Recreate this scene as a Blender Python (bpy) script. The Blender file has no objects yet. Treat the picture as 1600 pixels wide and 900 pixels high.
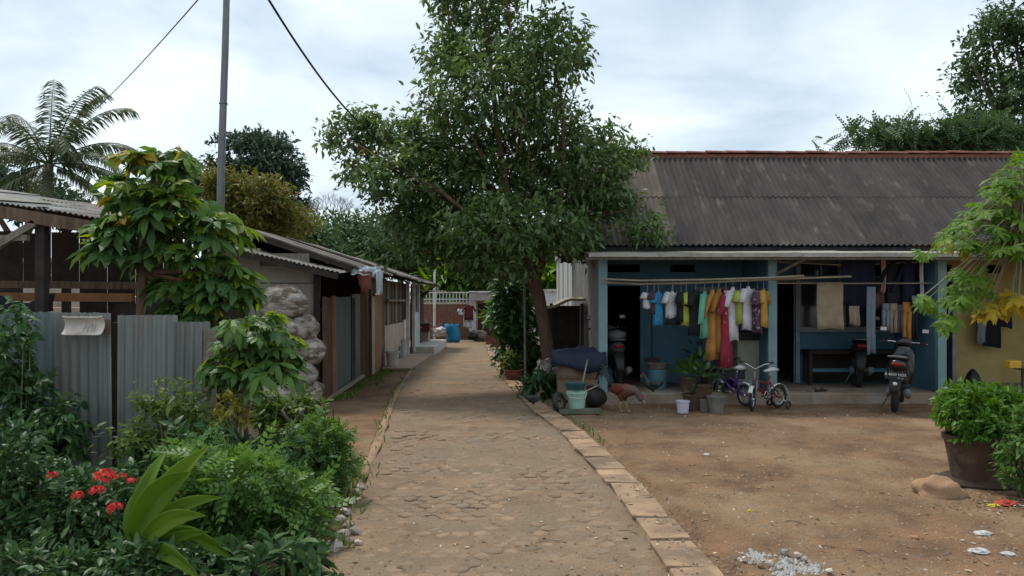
import bpy, math, random
import numpy as np
from mathutils import Vector, Matrix, noise
random.seed(7); rng = np.random.default_rng(7)
S = bpy.context.scene; COL = S.collection
PI = math.pi
# ------------------------------------------------------------------ camera
F = 1250.0; HZ = 470.0; CH = 1.65            # focal length in photo pixels, horizon row, eye height
cam = bpy.data.cameras.new("camera"); co = bpy.data.objects.new("camera", cam); COL.objects.link(co)
cam.sensor_width = 36; cam.lens = 36 * F / 1600; cam.shift_y = (HZ - 450) / 1600
cam.clip_start = .05; cam.clip_end = 2000
co.location = (0, 0, CH); co.rotation_euler = (PI / 2, 0, 0); S.camera = co
# ------------------------------------------------------------------ sky, sun, exposure
w = bpy.data.worlds.new("World"); S.world = w; w.use_nodes = True
nt = w.node_tree; N = nt.nodes; L = nt.links; N.clear()
SUN_EL, SUN_AZ = math.radians(62), math.radians(-35)
out = N.new('ShaderNodeOutputWorld'); bg = N.new('ShaderNodeBackground'); bg.inputs[1].default_value = .1
sky = N.new('ShaderNodeTexSky'); sky.sky_type = 'NISHITA'; sky.sun_disc = False
sky.sun_elevation = SUN_EL; sky.sun_rotation = SUN_AZ
tc = N.new('ShaderNodeTexCoord'); sx = N.new('ShaderNodeSeparateXYZ'); L.new(tc.outputs['Generated'], sx.inputs[0])
def wm(op, a, b):
    n = N.new('ShaderNodeMath'); n.operation = op
    for i, v in enumerate((a, b)):
        if isinstance(v, (int, float)): n.inputs[i].default_value = v
        else: L.new(v, n.inputs[i])
    return n.outputs[0]
zz = wm('ADD', wm('MAXIMUM', sx.outputs[2], 0.0), .22)
cx = N.new('ShaderNodeCombineXYZ'); L.new(wm('DIVIDE', sx.outputs[0], zz), cx.inputs[0]); L.new(wm('DIVIDE', sx.outputs[1], zz), cx.inputs[1])
n1 = N.new('ShaderNodeTexNoise'); n1.inputs['Scale'].default_value = 1.25; n1.inputs['Detail'].default_value = 7; n1.inputs['Roughness'].default_value = .5
n1.inputs['Distortion'].default_value = .35
L.new(cx.outputs[0], n1.inputs['Vector'])
rp = N.new('ShaderNodeValToRGB'); L.new(n1.outputs[0], rp.inputs[0])
e = rp.color_ramp.elements
e[0].position = .35; e[0].color = (2.55, 3.25, 4.0, 1); e[1].position = .68; e[1].color = (5.7, 6.0, 6.15, 1)
k = e.new(.52); k.color = (4.3, 4.85, 5.25, 1)
mx = N.new('ShaderNodeMix'); mx.data_type = 'RGBA'; mx.inputs[0].default_value = .92
L.new(sky.outputs[0], mx.inputs[6]); L.new(rp.outputs[0], mx.inputs[7]); L.new(mx.outputs[2], bg.inputs[0]); L.new(bg.outputs[0], out.inputs[0])
sl = bpy.data.lights.new("sun", 'SUN'); sl.energy = 1.5; sl.angle = math.radians(14); sl.color = (1, .93, .83)
so = bpy.data.objects.new("sun", sl); COL.objects.link(so)
sd = Vector((math.sin(SUN_AZ) * math.cos(SUN_EL), math.cos(SUN_AZ) * math.cos(SUN_EL), math.sin(SUN_EL)))
so.rotation_euler = sd.to_track_quat('Z', 'Y').to_euler()
S.view_settings.view_transform = 'Standard'; S.view_settings.look = 'None'; S.view_settings.exposure = 1.02; S.view_settings.gamma = 1
S.cycles.max_bounces = 8; S.cycles.transparent_max_bounces = 8
# ------------------------------------------------------------------ helpers
def W(px, py, Y): return Vector(((px - 800) / F * Y, Y, CH + (HZ - py) / F * Y))
def G(px, py):
    Y = F * CH / (py - HZ); return Vector(((px - 800) / F * Y, Y, 0))
def lin(c): return tuple((v / 255 / 12.92 if v <= 10 else ((v / 255 + .055) / 1.055) ** 2.4) for v in c)
def tag(o, label=None, cat=None, group=None, kind=None):
    if label: o['label'] = label
    if cat: o['category'] = cat
    if group: o['group'] = group
    if kind: o['kind'] = kind
    return o
def thing(name, label, cat, loc=(0, 0, 0), rz=0, group=None):
    o = bpy.data.objects.new(name, None); COL.objects.link(o); o.empty_display_size = .1
    o.location = loc; o.rotation_euler = (0, 0, rz); return tag(o, label, cat, group)
def wloc(o):
    v = Vector((0, 0, 0))
    while o: v += Vector(o.location); o = o.parent
    return v
def link(name, me, parent=None, loc=None):
    o = bpy.data.objects.new(name, me); COL.objects.link(o)
    if parent: o.parent = parent
    if loc is not None: o.location = loc
    return o
def copy_tree(o, parent=None):
    c = o.copy(); COL.objects.link(c)
    if parent: c.parent = parent
    for ch in list(o.children): copy_tree(ch, c)
    return c
class MB:
    def __init__(s): s.v = []; s.f = []
    def add(s, vs, fs):
        b = len(s.v); s.v += [tuple(v) for v in vs]; s.f += [tuple(i + b for i in f) for f in fs]; return s
    def box(s, c, d, rz=0, rx=0, ry=0, jit=0):
        R = Matrix.Rotation(rz, 3, 'Z') @ Matrix.Rotation(ry, 3, 'Y') @ Matrix.Rotation(rx, 3, 'X'); vs = []
        for z in (-.5, .5):
            for x, y in ((-.5, -.5), (.5, -.5), (.5, .5), (-.5, .5)):
                p = Vector((x * d[0], y * d[1], z * d[2]))
                if jit: p += Vector((random.uniform(-jit, jit), random.uniform(-jit, jit), random.uniform(-jit, jit)))
                vs.append(Vector(c) + R @ p)
        return s.add(vs, [(3, 2, 1, 0), (4, 5, 6, 7), (0, 1, 5, 4), (1, 2, 6, 5), (2, 3, 7, 6), (3, 0, 4, 7)])
    def b2(s, x0, x1, y0, y1, z0, z1): return s.box(((x0 + x1) / 2, (y0 + y1) / 2, (z0 + z1) / 2), (x1 - x0, y1 - y0, z1 - z0))
    def bar(s, a, b, wd, ht=None):
        a = Vector(a); b = Vector(b); d = (b - a).normalized(); h = ht or wd
        sd_ = d.cross(Vector((0, 0, 1)))
        sd_ = Vector((1, 0, 0)) if sd_.length < 1e-3 else sd_.normalized()
        up = sd_.cross(d); vs = []
        for p in (a, b):
            for i, j in ((-1, -1), (1, -1), (1, 1), (-1, 1)): vs.append(p + sd_ * i * wd / 2 + up * j * h / 2)
        return s.add(vs, [(3, 2, 1, 0), (4, 5, 6, 7), (0, 1, 5, 4), (1, 2, 6, 5), (2, 3, 7, 6), (3, 0, 4, 7)])
    def tube(s, pts, rad, n=8, cap=True):
        pts = [Vector(p) for p in pts]
        if not isinstance(rad, (list, tuple)): rad = [rad] * len(pts)
        vs = []; prev = None
        for i, p in enumerate(pts):
            d = (pts[min(i + 1, len(pts) - 1)] - pts[max(i - 1, 0)]).normalized()
            if prev is None:
                sd_ = d.cross(Vector((0, 0, 1)))
                if sd_.length < .2: sd_ = Vector((1, 0, 0)) - d * d.x
            else: sd_ = prev - d * prev.dot(d)
            sd_.normalize(); prev = sd_; up = sd_.cross(d)
            r = rad[i]; ra, rb = r if isinstance(r, (list, tuple)) else (r, r)
            for k_ in range(n):
                a = 2 * PI * k_ / n; vs.append(p + sd_ * math.cos(a) * ra + up * math.sin(a) * rb)
        fs = [(i * n + k_, i * n + (k_ + 1) % n, (i + 1) * n + (k_ + 1) % n, (i + 1) * n + k_) for i in range(len(pts) - 1) for k_ in range(n)]
        if cap: fs += [tuple(range(n - 1, -1, -1)), tuple(range((len(pts) - 1) * n, len(pts) * n))]
        return s.add(vs, fs)
    def lathe(s, prof, n=16, c=(0, 0, 0), ax=None, cap=True, wob=0):
        R = Matrix.Identity(3) if ax is None else Vector((0, 0, 1)).rotation_difference(Vector(ax)).to_matrix()
        vs = []
        for r, z in prof:
            for k_ in range(n):
                a = 2 * PI * k_ / n; q = r * (1 + (random.uniform(-wob, wob) if wob else 0))
                vs.append(Vector(c) + R @ Vector((math.cos(a) * q, math.sin(a) * q, z)))
        m = len(prof)
        fs = [(i * n + k_, i * n + (k_ + 1) % n, (i + 1) * n + (k_ + 1) % n, (i + 1) * n + k_) for i in range(m - 1) for k_ in range(n)]
        if cap: fs += [tuple(range(n - 1, -1, -1)), tuple(range((m - 1) * n, m * n))]
        return s.add(vs, fs)
    def torus(s, c, ax, R_, r, n=24, m=8):
        Q = Vector((0, 0, 1)).rotation_difference(Vector(ax)).to_matrix(); vs = []
        for i in range(n):
            a = 2 * PI * i / n
            for j in range(m):
                b = 2 * PI * j / m; q = R_ + r * math.cos(b)
                vs.append(Vector(c) + Q @ Vector((math.cos(a) * q, math.sin(a) * q, r * math.sin(b))))
        return s.add(vs, [(i * m + j, ((i + 1) % n) * m + j, ((i + 1) % n) * m + (j + 1) % m, i * m + (j + 1) % m) for i in range(n) for j in range(m)])
    def blob(s, c, r, sub=2, amp=.15, fr=1.5, flat=1):
        n = 6 * sub; m = 4 * sub; off = Vector((random.uniform(0, 90), random.uniform(0, 90), random.uniform(0, 90)))
        rr = r if isinstance(r, (list, tuple)) else (r, r, r * flat); vs = []
        def pt(t, a):
            d = Vector((math.sin(t) * math.cos(a), math.sin(t) * math.sin(a), math.cos(t)))
            k_ = 1 + amp * noise.noise(d * fr + off) * 2
            return Vector(c) + Vector((d.x * rr[0], d.y * rr[1], d.z * rr[2])) * k_
        vs.append(pt(0, 0))
        for i in range(1, m):
            for j in range(n): vs.append(pt(PI * i / m, 2 * PI * j / n))
        vs.append(pt(PI, 0)); fs = []
        for j in range(n):
            fs.append((0, 1 + j, 1 + (j + 1) % n)); b = 1 + (m - 2) * n; fs.append((len(vs) - 1, b + (j + 1) % n, b + j))
        for i in range(m - 2):
            for j in range(n):
                a = 1 + i * n; fs.append((a + j, a + n + j, a + n + (j + 1) % n, a + (j + 1) % n))
        return s.add(vs, fs)
    def sheet(s, P, t):
        """closed shell of thickness t over the point grid P[i][j]"""
        P = np.array(P, float); a, b = P.shape[:2]
        du = np.gradient(P, axis=0); dv = np.gradient(P, axis=1); nn = np.cross(du, dv); nn /= np.maximum(np.linalg.norm(nn, axis=2, keepdims=True), 1e-9)
        B = P - nn * t; base = len(s.v); s.v += [tuple(p) for p in P.reshape(-1, 3)] + [tuple(p) for p in B.reshape(-1, 3)]
        o = a * b; I = lambda i, j: base + i * b + j
        for i in range(a - 1):
            for j in range(b - 1):
                s.f.append((I(i, j), I(i + 1, j), I(i + 1, j + 1), I(i, j + 1))); s.f.append((o + I(i, j), o + I(i, j + 1), o + I(i + 1, j + 1), o + I(i + 1, j)))
        for i in range(a - 1):
            s.f.append((I(i, 0), o + I(i, 0), o + I(i + 1, 0), I(i + 1, 0))); s.f.append((I(i, b - 1), I(i + 1, b - 1), o + I(i + 1, b - 1), o + I(i, b - 1)))
        for j in range(b - 1):
            s.f.append((I(0, j), I(0, j + 1), o + I(0, j + 1), o + I(0, j))); s.f.append((I(a - 1, j), o + I(a - 1, j), o + I(a - 1, j + 1), I(a - 1, j + 1)))
        return s
    def corr(s, o, u, v, wd, ln, pitch=.076, amp=.009, t=.003, rows=3, trap=False, sag=0, jag=0):
        """corrugated sheet: origin o, across u, along v"""
        o = Vector(o); u = Vector(u).normalized(); v = Vector(v).normalized(); nn = u.cross(v); nw = max(1, round(wd / pitch)); c = nw * (6 if trap else 6)
        P = []
        for i in range(c + 1):
            x = wd * i / c; ph = (x / pitch) % 1
            h = math.cos(2 * PI * ph) * amp
            if trap: h = max(-.6, min(.6, math.cos(2 * PI * ph))) / .6 * amp
            je = random.uniform(-jag, jag); row = []
            for j in range(rows + 1):
                q = j / rows; row.append(o + u * x + v * (ln * q + (je if j == rows else 0)) + nn * (h + sag * math.sin(PI * q) * math.sin(PI * i / c)))
            P.append(row)
        return s.sheet(P, t)
    def wall(s, y0, y1, x0, x1, z0, z1, holes):
        """wall slab in x-z with rectangular openings"""
        xs = sorted({x0, x1} | {h[0] for h in holes} | {h[1] for h in holes}); zs = sorted({z0, z1} | {h[2] for h in holes} | {h[3] for h in holes})
        inh = lambda i, j: i < 0 or j < 0 or i >= len(xs) - 1 or j >= len(zs) - 1 or any(h[0] <= (xs[i] + xs[i + 1]) / 2 <= h[1] and h[2] <= (zs[j] + zs[j + 1]) / 2 <= h[3] for h in holes)
        for i in range(len(xs) - 1):
            for j in range(len(zs) - 1):
                if inh(i, j): continue
                a, b, c, d = xs[i], xs[i + 1], zs[j], zs[j + 1]
                s.add([(a, y0, c), (b, y0, c), (b, y0, d), (a, y0, d)], [(0, 1, 2, 3)]); s.add([(a, y1, c), (b, y1, c), (b, y1, d), (a, y1, d)], [(3, 2, 1, 0)])
                if inh(i - 1, j): s.add([(a, y0, c), (a, y0, d), (a, y1, d), (a, y1, c)], [(0, 1, 2, 3)])
                if inh(i + 1, j): s.add([(b, y0, c), (b, y0, d), (b, y1, d), (b, y1, c)], [(3, 2, 1, 0)])
                if inh(i, j - 1): s.add([(a, y0, c), (b, y0, c), (b, y1, c), (a, y1, c)], [(3, 2, 1, 0)])
                if inh(i, j + 1): s.add([(a, y0, d), (b, y0, d), (b, y1, d), (a, y1, d)], [(0, 1, 2, 3)])
        return s
    def build(s, name, m, parent=None, smooth=False, local=False, bevel=0):
        off = Vector((0, 0, 0)) if (local or parent is None) else wloc(parent)
        me = bpy.data.meshes.new(name)
        me.from_pydata([(v[0] - off.x, v[1] - off.y, v[2] - off.z) for v in s.v], [], s.f)
        if m: me.materials.append(m)
        if smooth: me.shade_smooth()
        me.update(); o = link(name, me, parent)
        if bevel:
            b = o.modifiers.new("bevel", 'BEVEL'); b.width = bevel; b.segments = 2; b.limit_method = 'ANGLE'
        return o
# ------------------------------------------------------------------ materials
def _nodes(name):
    m = bpy.data.materials.new(name); m.use_nodes = True; t = m.node_tree; b = t.nodes['Principled BSDF']; return m, t, t.nodes, t.links, b
def _coord(n, l, stretch):
    c = n.new('ShaderNodeTexCoord'); oi = n.new('ShaderNodeObjectInfo'); ml = n.new('ShaderNodeMath'); ml.operation = 'MULTIPLY'; ml.inputs[1].default_value = 37
    l.new(oi.outputs['Random'], ml.inputs[0]); ad = n.new('ShaderNodeVectorMath'); ad.operation = 'ADD'
    l.new(c.outputs['Object'], ad.inputs[0]); l.new(ml.outputs[0], ad.inputs[1]); mp = n.new('ShaderNodeMapping'); mp.inputs['Scale'].default_value = stretch
    l.new(ad.outputs[0], mp.inputs[0]); return mp.outputs[0], oi.outputs['Random']
def _mix(n, l, fac, a, b, mode='MIX'):
    m = n.new('ShaderNodeMix'); m.data_type = 'RGBA'; m.blend_type = mode
    for i, v in ((0, fac), (6, a), (7, b)):
        if isinstance(v, (int, float)): m.inputs[i].default_value = v
        elif isinstance(v, tuple): m.inputs[i].default_value = (*v[:3], 1)
        else: l.new(v, m.inputs[i])
    return m.outputs[2]
def _noise(n, l, vec, sc, det=6, ro=.6, lo=.35, hi=.65):
    x = n.new('ShaderNodeTexNoise'); x.inputs['Scale'].default_value = sc; x.inputs['Detail'].default_value = det; x.inputs['Roughness'].default_value = ro
    l.new(vec, x.inputs['Vector']); r = n.new('ShaderNodeMapRange'); r.inputs[1].default_value = lo; r.inputs[2].default_value = hi; l.new(x.outputs[0], r.inputs[0]); return r.outputs[0]
def mat(name, c, c2=None, sc=5, rough=.85, bump=.15, bs=60, metal=0, rnd=0, stretch=(1, 1, 1), c3=None, sc3=1.3, lo3=.5, hi3=.7, spec=.3, bd=.02, st3=None, rlo=None):
    m, t, n, l, b = _nodes(name); vec, ran = _coord(n, l, stretch)
    c2 = c2 or tuple(v * .7 for v in c)
    col = _mix(n, l, _noise(n, l, vec, sc), c, c2)
    if c3:
        v3 = vec if st3 is None else _coord(n, l, st3)[0]
        col = _mix(n, l, _noise(n, l, v3, sc3, lo=lo3, hi=hi3), col, c3)
    if rnd:
        r = n.new('ShaderNodeMapRange'); r.inputs[3].default_value = 1 - rnd; r.inputs[4].default_value = 1 + rnd; l.new(ran, r.inputs[0])
        h = n.new('ShaderNodeHueSaturation'); l.new(r.outputs[0], h.inputs['Value']); l.new(col, h.inputs['Color']); col = h.outputs[0]
    l.new(col, b.inputs['Base Color']); b.inputs['Roughness'].default_value = rough; b.inputs['Metallic'].default_value = metal
    b.inputs['Specular IOR Level'].default_value = spec
    if rlo is not None:
        r = n.new('ShaderNodeMapRange'); r.inputs[3].default_value = rlo; r.inputs[4].default_value = rough; l.new(_noise(n, l, vec, sc * 2), r.inputs[0]); l.new(r.outputs[0], b.inputs['Roughness'])
    if bump:
        bn = n.new('ShaderNodeBump'); bn.inputs['Strength'].default_value = bump; bn.inputs['Distance'].default_value = bd
        l.new(_noise(n, l, vec, bs, 4, .6, .2, .8), bn.inputs['Height']); l.new(bn.outputs[0], b.inputs['Normal'])
    return m
def leafmat(name, c1, c2, trans=.3, rough=.55, c3=None, spec=.22):
    m, t, n, l, b = _nodes(name); g = n.new('ShaderNodeNewGeometry'); oi = n.new('ShaderNodeObjectInfo')
    ad = n.new('ShaderNodeMath'); ad.operation = 'ADD'; l.new(g.outputs['Random Per Island'], ad.inputs[0]); l.new(oi.outputs['Random'], ad.inputs[1])
    fr = n.new('ShaderNodeMath'); fr.operation = 'FRACT'; l.new(ad.outputs[0], fr.inputs[0])
    r = n.new('ShaderNodeValToRGB'); l.new(fr.outputs[0], r.inputs[0]); e = r.color_ramp.elements
    e[0].color = (*c1, 1); e[1].color = (*c2, 1)
    if c3: e[1].position = .88; k = e.new(1.0); k.color = (*c3, 1)
    c = n.new('ShaderNodeTexCoord'); nz = _noise(n, l, c.outputs['Object'], 1.1, 3, .5, .3, .7)
    col = _mix(n, l, nz, r.outputs[0], (.72, .78, .75), 'MULTIPLY')
    l.new(col, b.inputs['Base Color']); b.inputs['Roughness'].default_value = rough; b.inputs['Specular IOR Level'].default_value = spec
    tr = n.new('ShaderNodeBsdfTranslucent'); hs = n.new('ShaderNodeHueSaturation'); hs.inputs['Saturation'].default_value = 1.15; hs.inputs['Value'].default_value = 1.7
    hs.inputs['Hue'].default_value = .485; l.new(col, hs.inputs['Color']); l.new(hs.outputs[0], tr.inputs[0])
    ms = n.new('ShaderNodeMixShader'); ms.inputs[0].default_value = trans; l.new(b.outputs[0], ms.inputs[1]); l.new(tr.outputs[0], ms.inputs[2])
    l.new(ms.outputs[0], n['Material Output'].inputs[0]); return m
# ------------------------------------------------------------------ leaves
def tmpl_leaf(wd=.2, dr=.12, fold=.06, w2=.8, w1=1.0):     # along +x, unit length, folded on the midrib
    v = [(0, 0, 0), (.3, -wd * w1, fold - dr * .1), (.3, 0, -dr * .05), (.3, wd * w1, fold - dr * .1), (.68, -wd * w2, fold - dr * .5), (.68, 0, -dr * .4), (.68, wd * w2, fold - dr * .5), (1, 0, -dr)]
    f = [(0, 1, 2), (0, 2, 3), (1, 4, 5), (1, 5, 2), (2, 5, 6), (2, 6, 3), (4, 7, 5), (5, 7, 6)]
    return np.array(v, float), np.array(f)
def tmpl_small(wd=.22, dr=.1):
    return np.array([(0, 0, 0), (.45, -wd, .05), (1, 0, -dr), (.45, wd, .05), (.45, 0, 0)], float), np.array([(0, 1, 4), (1, 2, 4), (0, 4, 3), (4, 2, 3)])
def tmpl_lobed(angs, lens, wd=.16, dr=.25):  # palmate leaf: several lobes from the petiole's end
    V = []; Fc = []
    for a, ln in zip(angs, lens):
        ln *= random.uniform(.8, 1.12); v, f = tmpl_leaf(wd / ln * random.uniform(.8, 1.2), dr * random.uniform(.3, 1.7), random.uniform(.02, .09), 1.05, .8); a += random.uniform(-.12, .12); v = v * ln; c, s_ = math.cos(a), math.sin(a)
        v = np.stack([v[:, 0] * c - v[:, 1] * s_, v[:, 0] * s_ + v[:, 1] * c, v[:, 2]], 1); Fc.append(f + len(V) * len(v)); V.append(v)
    return np.concatenate(V), np.concatenate(Fc)
def tmpl_pinnate(n=6, wd=.1, ln=.33, dr=.25):
    V = []; Fc = []; k = 0
    for i in range(n):
        x = .12 + .88 * i / (n - 1)
        for sgn in ((-1, 1) if i < n - 1 else (0,)):
            v, f = tmpl_small(wd / ln, .12); l_ = ln * (1 - .35 * abs(x - .45)); a = sgn * (1.05 - .35 * x); v = v * l_; c, s_ = math.cos(a), math.sin(a)
            v = np.stack([v[:, 0] * c - v[:, 1] * s_ + x, v[:, 0] * s_ + v[:, 1] * c, v[:, 2] - dr * x * x], 1); V.append(v); Fc.append(f + k); k += len(v)
    V.append(np.array([(0, .008, 0), (0, -.008, 0), (1, 0, -dr)])); Fc.append(np.array([(0, 1, 2)])+k)
    return np.concatenate(V), np.concatenate(Fc)
def norm(a): return a / np.maximum(np.linalg.norm(a, axis=-1, keepdims=True), 1e-9)
def leaf_cloud(name, m, parent, tm, pos, ax, up, sc, kind=None):
    tv, tf = tm; x = norm(np.asarray(ax, float)); y = norm(np.cross(up, x)); z = np.cross(x, y)
    sc = np.broadcast_to(np.asarray(sc, float), (len(pos),))
    V = pos[:, None, :] + sc[:, None, None] * (tv[None, :, 0:1] * x[:, None] + tv[None, :, 1:2] * y[:, None] + tv[None, :, 2:3] * z[:, None])
    Fc = (tf[None] + (np.arange(len(pos)) * len(tv))[:, None, None]).reshape(-1, 3); V = V.reshape(-1, 3)
    if parent is not None: V = V - np.array(wloc(parent))
    me = bpy.data.meshes.new(name); me.vertices.add(len(V)); me.vertices.foreach_set('co', V.astype(np.float32).ravel())
    me.loops.add(len(Fc) * 3); me.loops.foreach_set('vertex_index', Fc.astype(np.int32).ravel())
    me.polygons.add(len(Fc)); me.polygons.foreach_set('loop_start', np.arange(0, len(Fc) * 3, 3, dtype=np.int32)); me.materials.append(m)
    me.update(calc_edges=True); me.validate(); o = link(name, me, parent)
    if kind: o['kind'] = kind
    return o
def rdir(n): return norm(rng.normal(size=(n, 3)))
def twigs(blobs, ntw, per, tl, shell=.45, droop=.25, lowcut=-.75):
    """twig ends spread through ellipsoids; per leaves along each twig -> pos, axis, up"""
    vol = np.array([b[3] * b[4] * b[5] for b in blobs]) ** .72; cnt = np.maximum(1, (ntw * vol / vol.sum()).astype(int)); P = []; D = []
    for b, c in zip(blobs, cnt):
        d = rdir(c * 2); d = d[d[:, 2] > lowcut][:c]; r = (shell ** 3 + (1 - shell ** 3) * rng.random(len(d))) ** (1 / 3)
        r *= 1 + .16 * rng.normal(size=len(d)) * (rng.random(len(d)) < .5)
        P.append(np.array(b[:3]) + d * r[:, None] * np.array(b[3:6])); D.append(d)
    P = np.concatenate(P); D = np.concatenate(D); D = norm(D + .6 * rdir(len(D)) + np.array([0, 0, .25])); n = len(P)
    t = rng.random((n, per)); q = P[:, None] + D[:, None] * (t[..., None] - .5) * tl
    side = norm(np.cross(D, rdir(n)))[:, None] * np.where(rng.random((n, per)) < .5, -1, 1)[..., None]
    ax = norm(D[:, None] * .7 + side * .9 + rng.normal(size=(n, per, 3)) * .35 + np.array([0, 0, -droop])); q = q + rng.normal(size=q.shape) * tl * .1
    up = norm(np.array([0, 0, 1.0]) + .45 * rng.normal(size=(n, per, 3)))
    return q.reshape(-1, 3), ax.reshape(-1, 3), up.reshape(-1, 3), P
# ================================================================== SETTING: ground, road, kerb
def interp(tab, y): return float(np.interp(y, [t[0] for t in tab], [t[1] for t in tab]))
ROADL = [(-40, -1.0), (2, -1.0), (5, -1.15), (7.6, -1.31), (9, -1.43), (13.75, -1.92), (17.2, -2.2), (20.6, -2.39), (27, -2.6), (34, -2.6)]
KERB = [(-40, 1.25), (2, 1.2), (3, 1.15), (5, 1.09), (7.2, .98), (9.8, .76), (11.8, .45), (14, .2), (17.2, -.1), (22.9, -.5), (29.5, -.83), (34, -.95)]
m_dirt = mat("dirt", (.235, .135, .072), (.125, .073, .040), sc=2.6, rough=.95, bump=.9, bs=26, bd=.03, c3=(.265, .175, .105), sc3=1.1, lo3=.45, hi3=.68)
m_road = mat("road_dirt", (.275, .183, .112), (.175, .115, .070), sc=2.4, rough=.93, bump=.8, bs=26, bd=.03, c3=(.185, .148, .10), sc3=.8, lo3=.42, hi3=.7)
m_soil = mat("soil", (.07, .048, .034), (.04, .03, .022), sc=6, rough=.95, bump=.6, bs=30)
m_stone = mat("paving_stone", (.265, .182, .115), (.17, .115, .073), sc=5, rough=.9, bump=.4, bs=50, rnd=.1, c3=(.19, .15, .11), sc3=2)
m_slab = mat("kerb_slab", (.36, .245, .155), (.25, .165, .103), sc=4, rough=.9, bump=.3, bs=70, rnd=.16, c3=(.17, .115, .075), sc3=3.5, lo3=.46, hi3=.62)
m_conc = mat("concrete", (.30, .28, .25), (.20, .18, .155), sc=3, rough=.9, bump=.3, bs=40, c3=(.14, .115, .09), sc3=1.1)
def steps(a): 
    o = []
    for x0, x1, d in a: o += list(np.arange(x0, x1 - 1e-6, d))
    return o + [a[-1][1]]
xs = steps([(-300, -60, 60), (-60, -12, 6), (-12, -6, .5), (-6, 8.5, .06), (8.5, 14, .5), (14, 60, 6), (60, 300, 60)])
ys = steps([(-40, 0, 8), (0, 4.2, .3), (4.2, 11, .06), (11, 18, .14), (18, 36, .4), (36, 90, 6), (90, 600, 60)])
V = []
for y in ys:
    xl, xr = interp(ROADL, y), interp(KERB, y)
    for x in xs:
        z = 0.0
        if -7 < x < 9 and 3 < y < 36:
            d = 1 if y < 14 else .5
            z = d * (.030 * noise.noise((x * .5, y * .5, 1)) + .016 * noise.noise((x * 1.9, y * 1.9, 5)) + .009 * noise.noise((x * 6, y * 6, 9)) + .006 * noise.noise((x * 15, y * 15, 3)))
            if xl - .12 < x < xr + .3: z = -.05
            elif x > 1.2 and 11.4 < y < 13: z -= .02
        V.append((x, y, z))
nx = len(xs); Fq = [(j * nx + i, j * nx + i + 1, (j + 1) * nx + i + 1, (j + 1) * nx + i) for j in range(len(ys) - 1) for i in range(nx - 1)]
b = MB(); b.v = V; b.f = Fq; ground = tag(b.build("ground", m_dirt, smooth=True), kind='structure')
# road: dirt-filled paving
b = MB(); vs = []; yy = steps([(-30, 4, 1), (4, 12, .05), (12, 20, .12), (20, 34, .5)]); nt_ = 56
def roadz(x, y): return .012 + .014 * noise.noise((x * 1.3, y * 1.3, 20)) + .010 * noise.noise((x * 3.5, y * 3.5, 8)) + .007 * noise.noise((x * 9, y * 9, 2)) + .003 * noise.noise((x * 22, y * 22, 2))
for y in yy:
    xl, xr = interp(ROADL, y) - .08 + .06 * noise.noise((y * 1.3, 3, 3)), interp(KERB, y) - .13
    for i in range(nt_ + 1):
        x = xl + (xr - xl) * i / nt_; vs.append((x, y, roadz(x, y) - (.035 if i == 0 else 0)))
b.v = vs; b.f = [(j * (nt_ + 1) + i, j * (nt_ + 1) + i + 1, (j + 1) * (nt_ + 1) + i + 1, (j + 1) * (nt_ + 1) + i) for j in range(len(yy) - 1) for i in range(nt_)]
road = tag(b.build("road", m_road, smooth=True), kind='structure')
def hexs(mb, c, r, h, rot):
    vs = []; o = [random.uniform(.78, 1.1) for _ in range(6)]; tx, ty = random.uniform(-.06, .06), random.uniform(-.06, .06)
    for q, z in ((1.0, -h), (1.0, -.008), (.80, 0)):
        for k in range(6):
            a = rot + k * PI / 3; x = math.cos(a) * r * q * o[k]; y = math.sin(a) * r * q * o[k]; vs.append((c[0] + x, c[1] + y, c[2] + z + x * tx + y * ty))
    fs = [(i * 6 + k, i * 6 + (k + 1) % 6, (i + 1) * 6 + (k + 1) % 6, (i + 1) * 6 + k) for i in range(2) for k in range(6)] + [tuple(range(12, 18))]
    return mb.add(vs, fs)
stones = []; y = 4.4; row = 0
while y < 17:
    x = interp(ROADL, y) + .12 + (row % 2) * .071
    while x < interp(KERB, y) - .26:
        px, py = x + random.uniform(-.012, .012), y + random.uniform(-.012, .012)
        pz = .0135 + .015 * noise.noise((px * 1.1, py * 1.1, 44)) + random.uniform(-.008, .006)
        if pz > roadz(px, py) - .006 or random.random() < .3: stones.append((px, py, pz))
        x += .142
    y += .123; row += 1
vis = [s for s in stones if s[1] > 4.75 and s[2] > roadz(s[0], s[1]) - .004][:295]; vset = set(vis)
for s in vis: link("paving_stone", hexs(MB(), (0, 0, 0), .074, .03, PI / 6).build("tmp", m_stone).data, road, s)
for o in [o for o in COL.objects if o.name.startswith("tmp")]: bpy.data.objects.remove(o)
b = MB()
for s in stones:
    if s not in vset: hexs(b, s, .074, .03, PI / 6)
tag(b.build("paving_stones", m_stone, road), kind='stuff')
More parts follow.
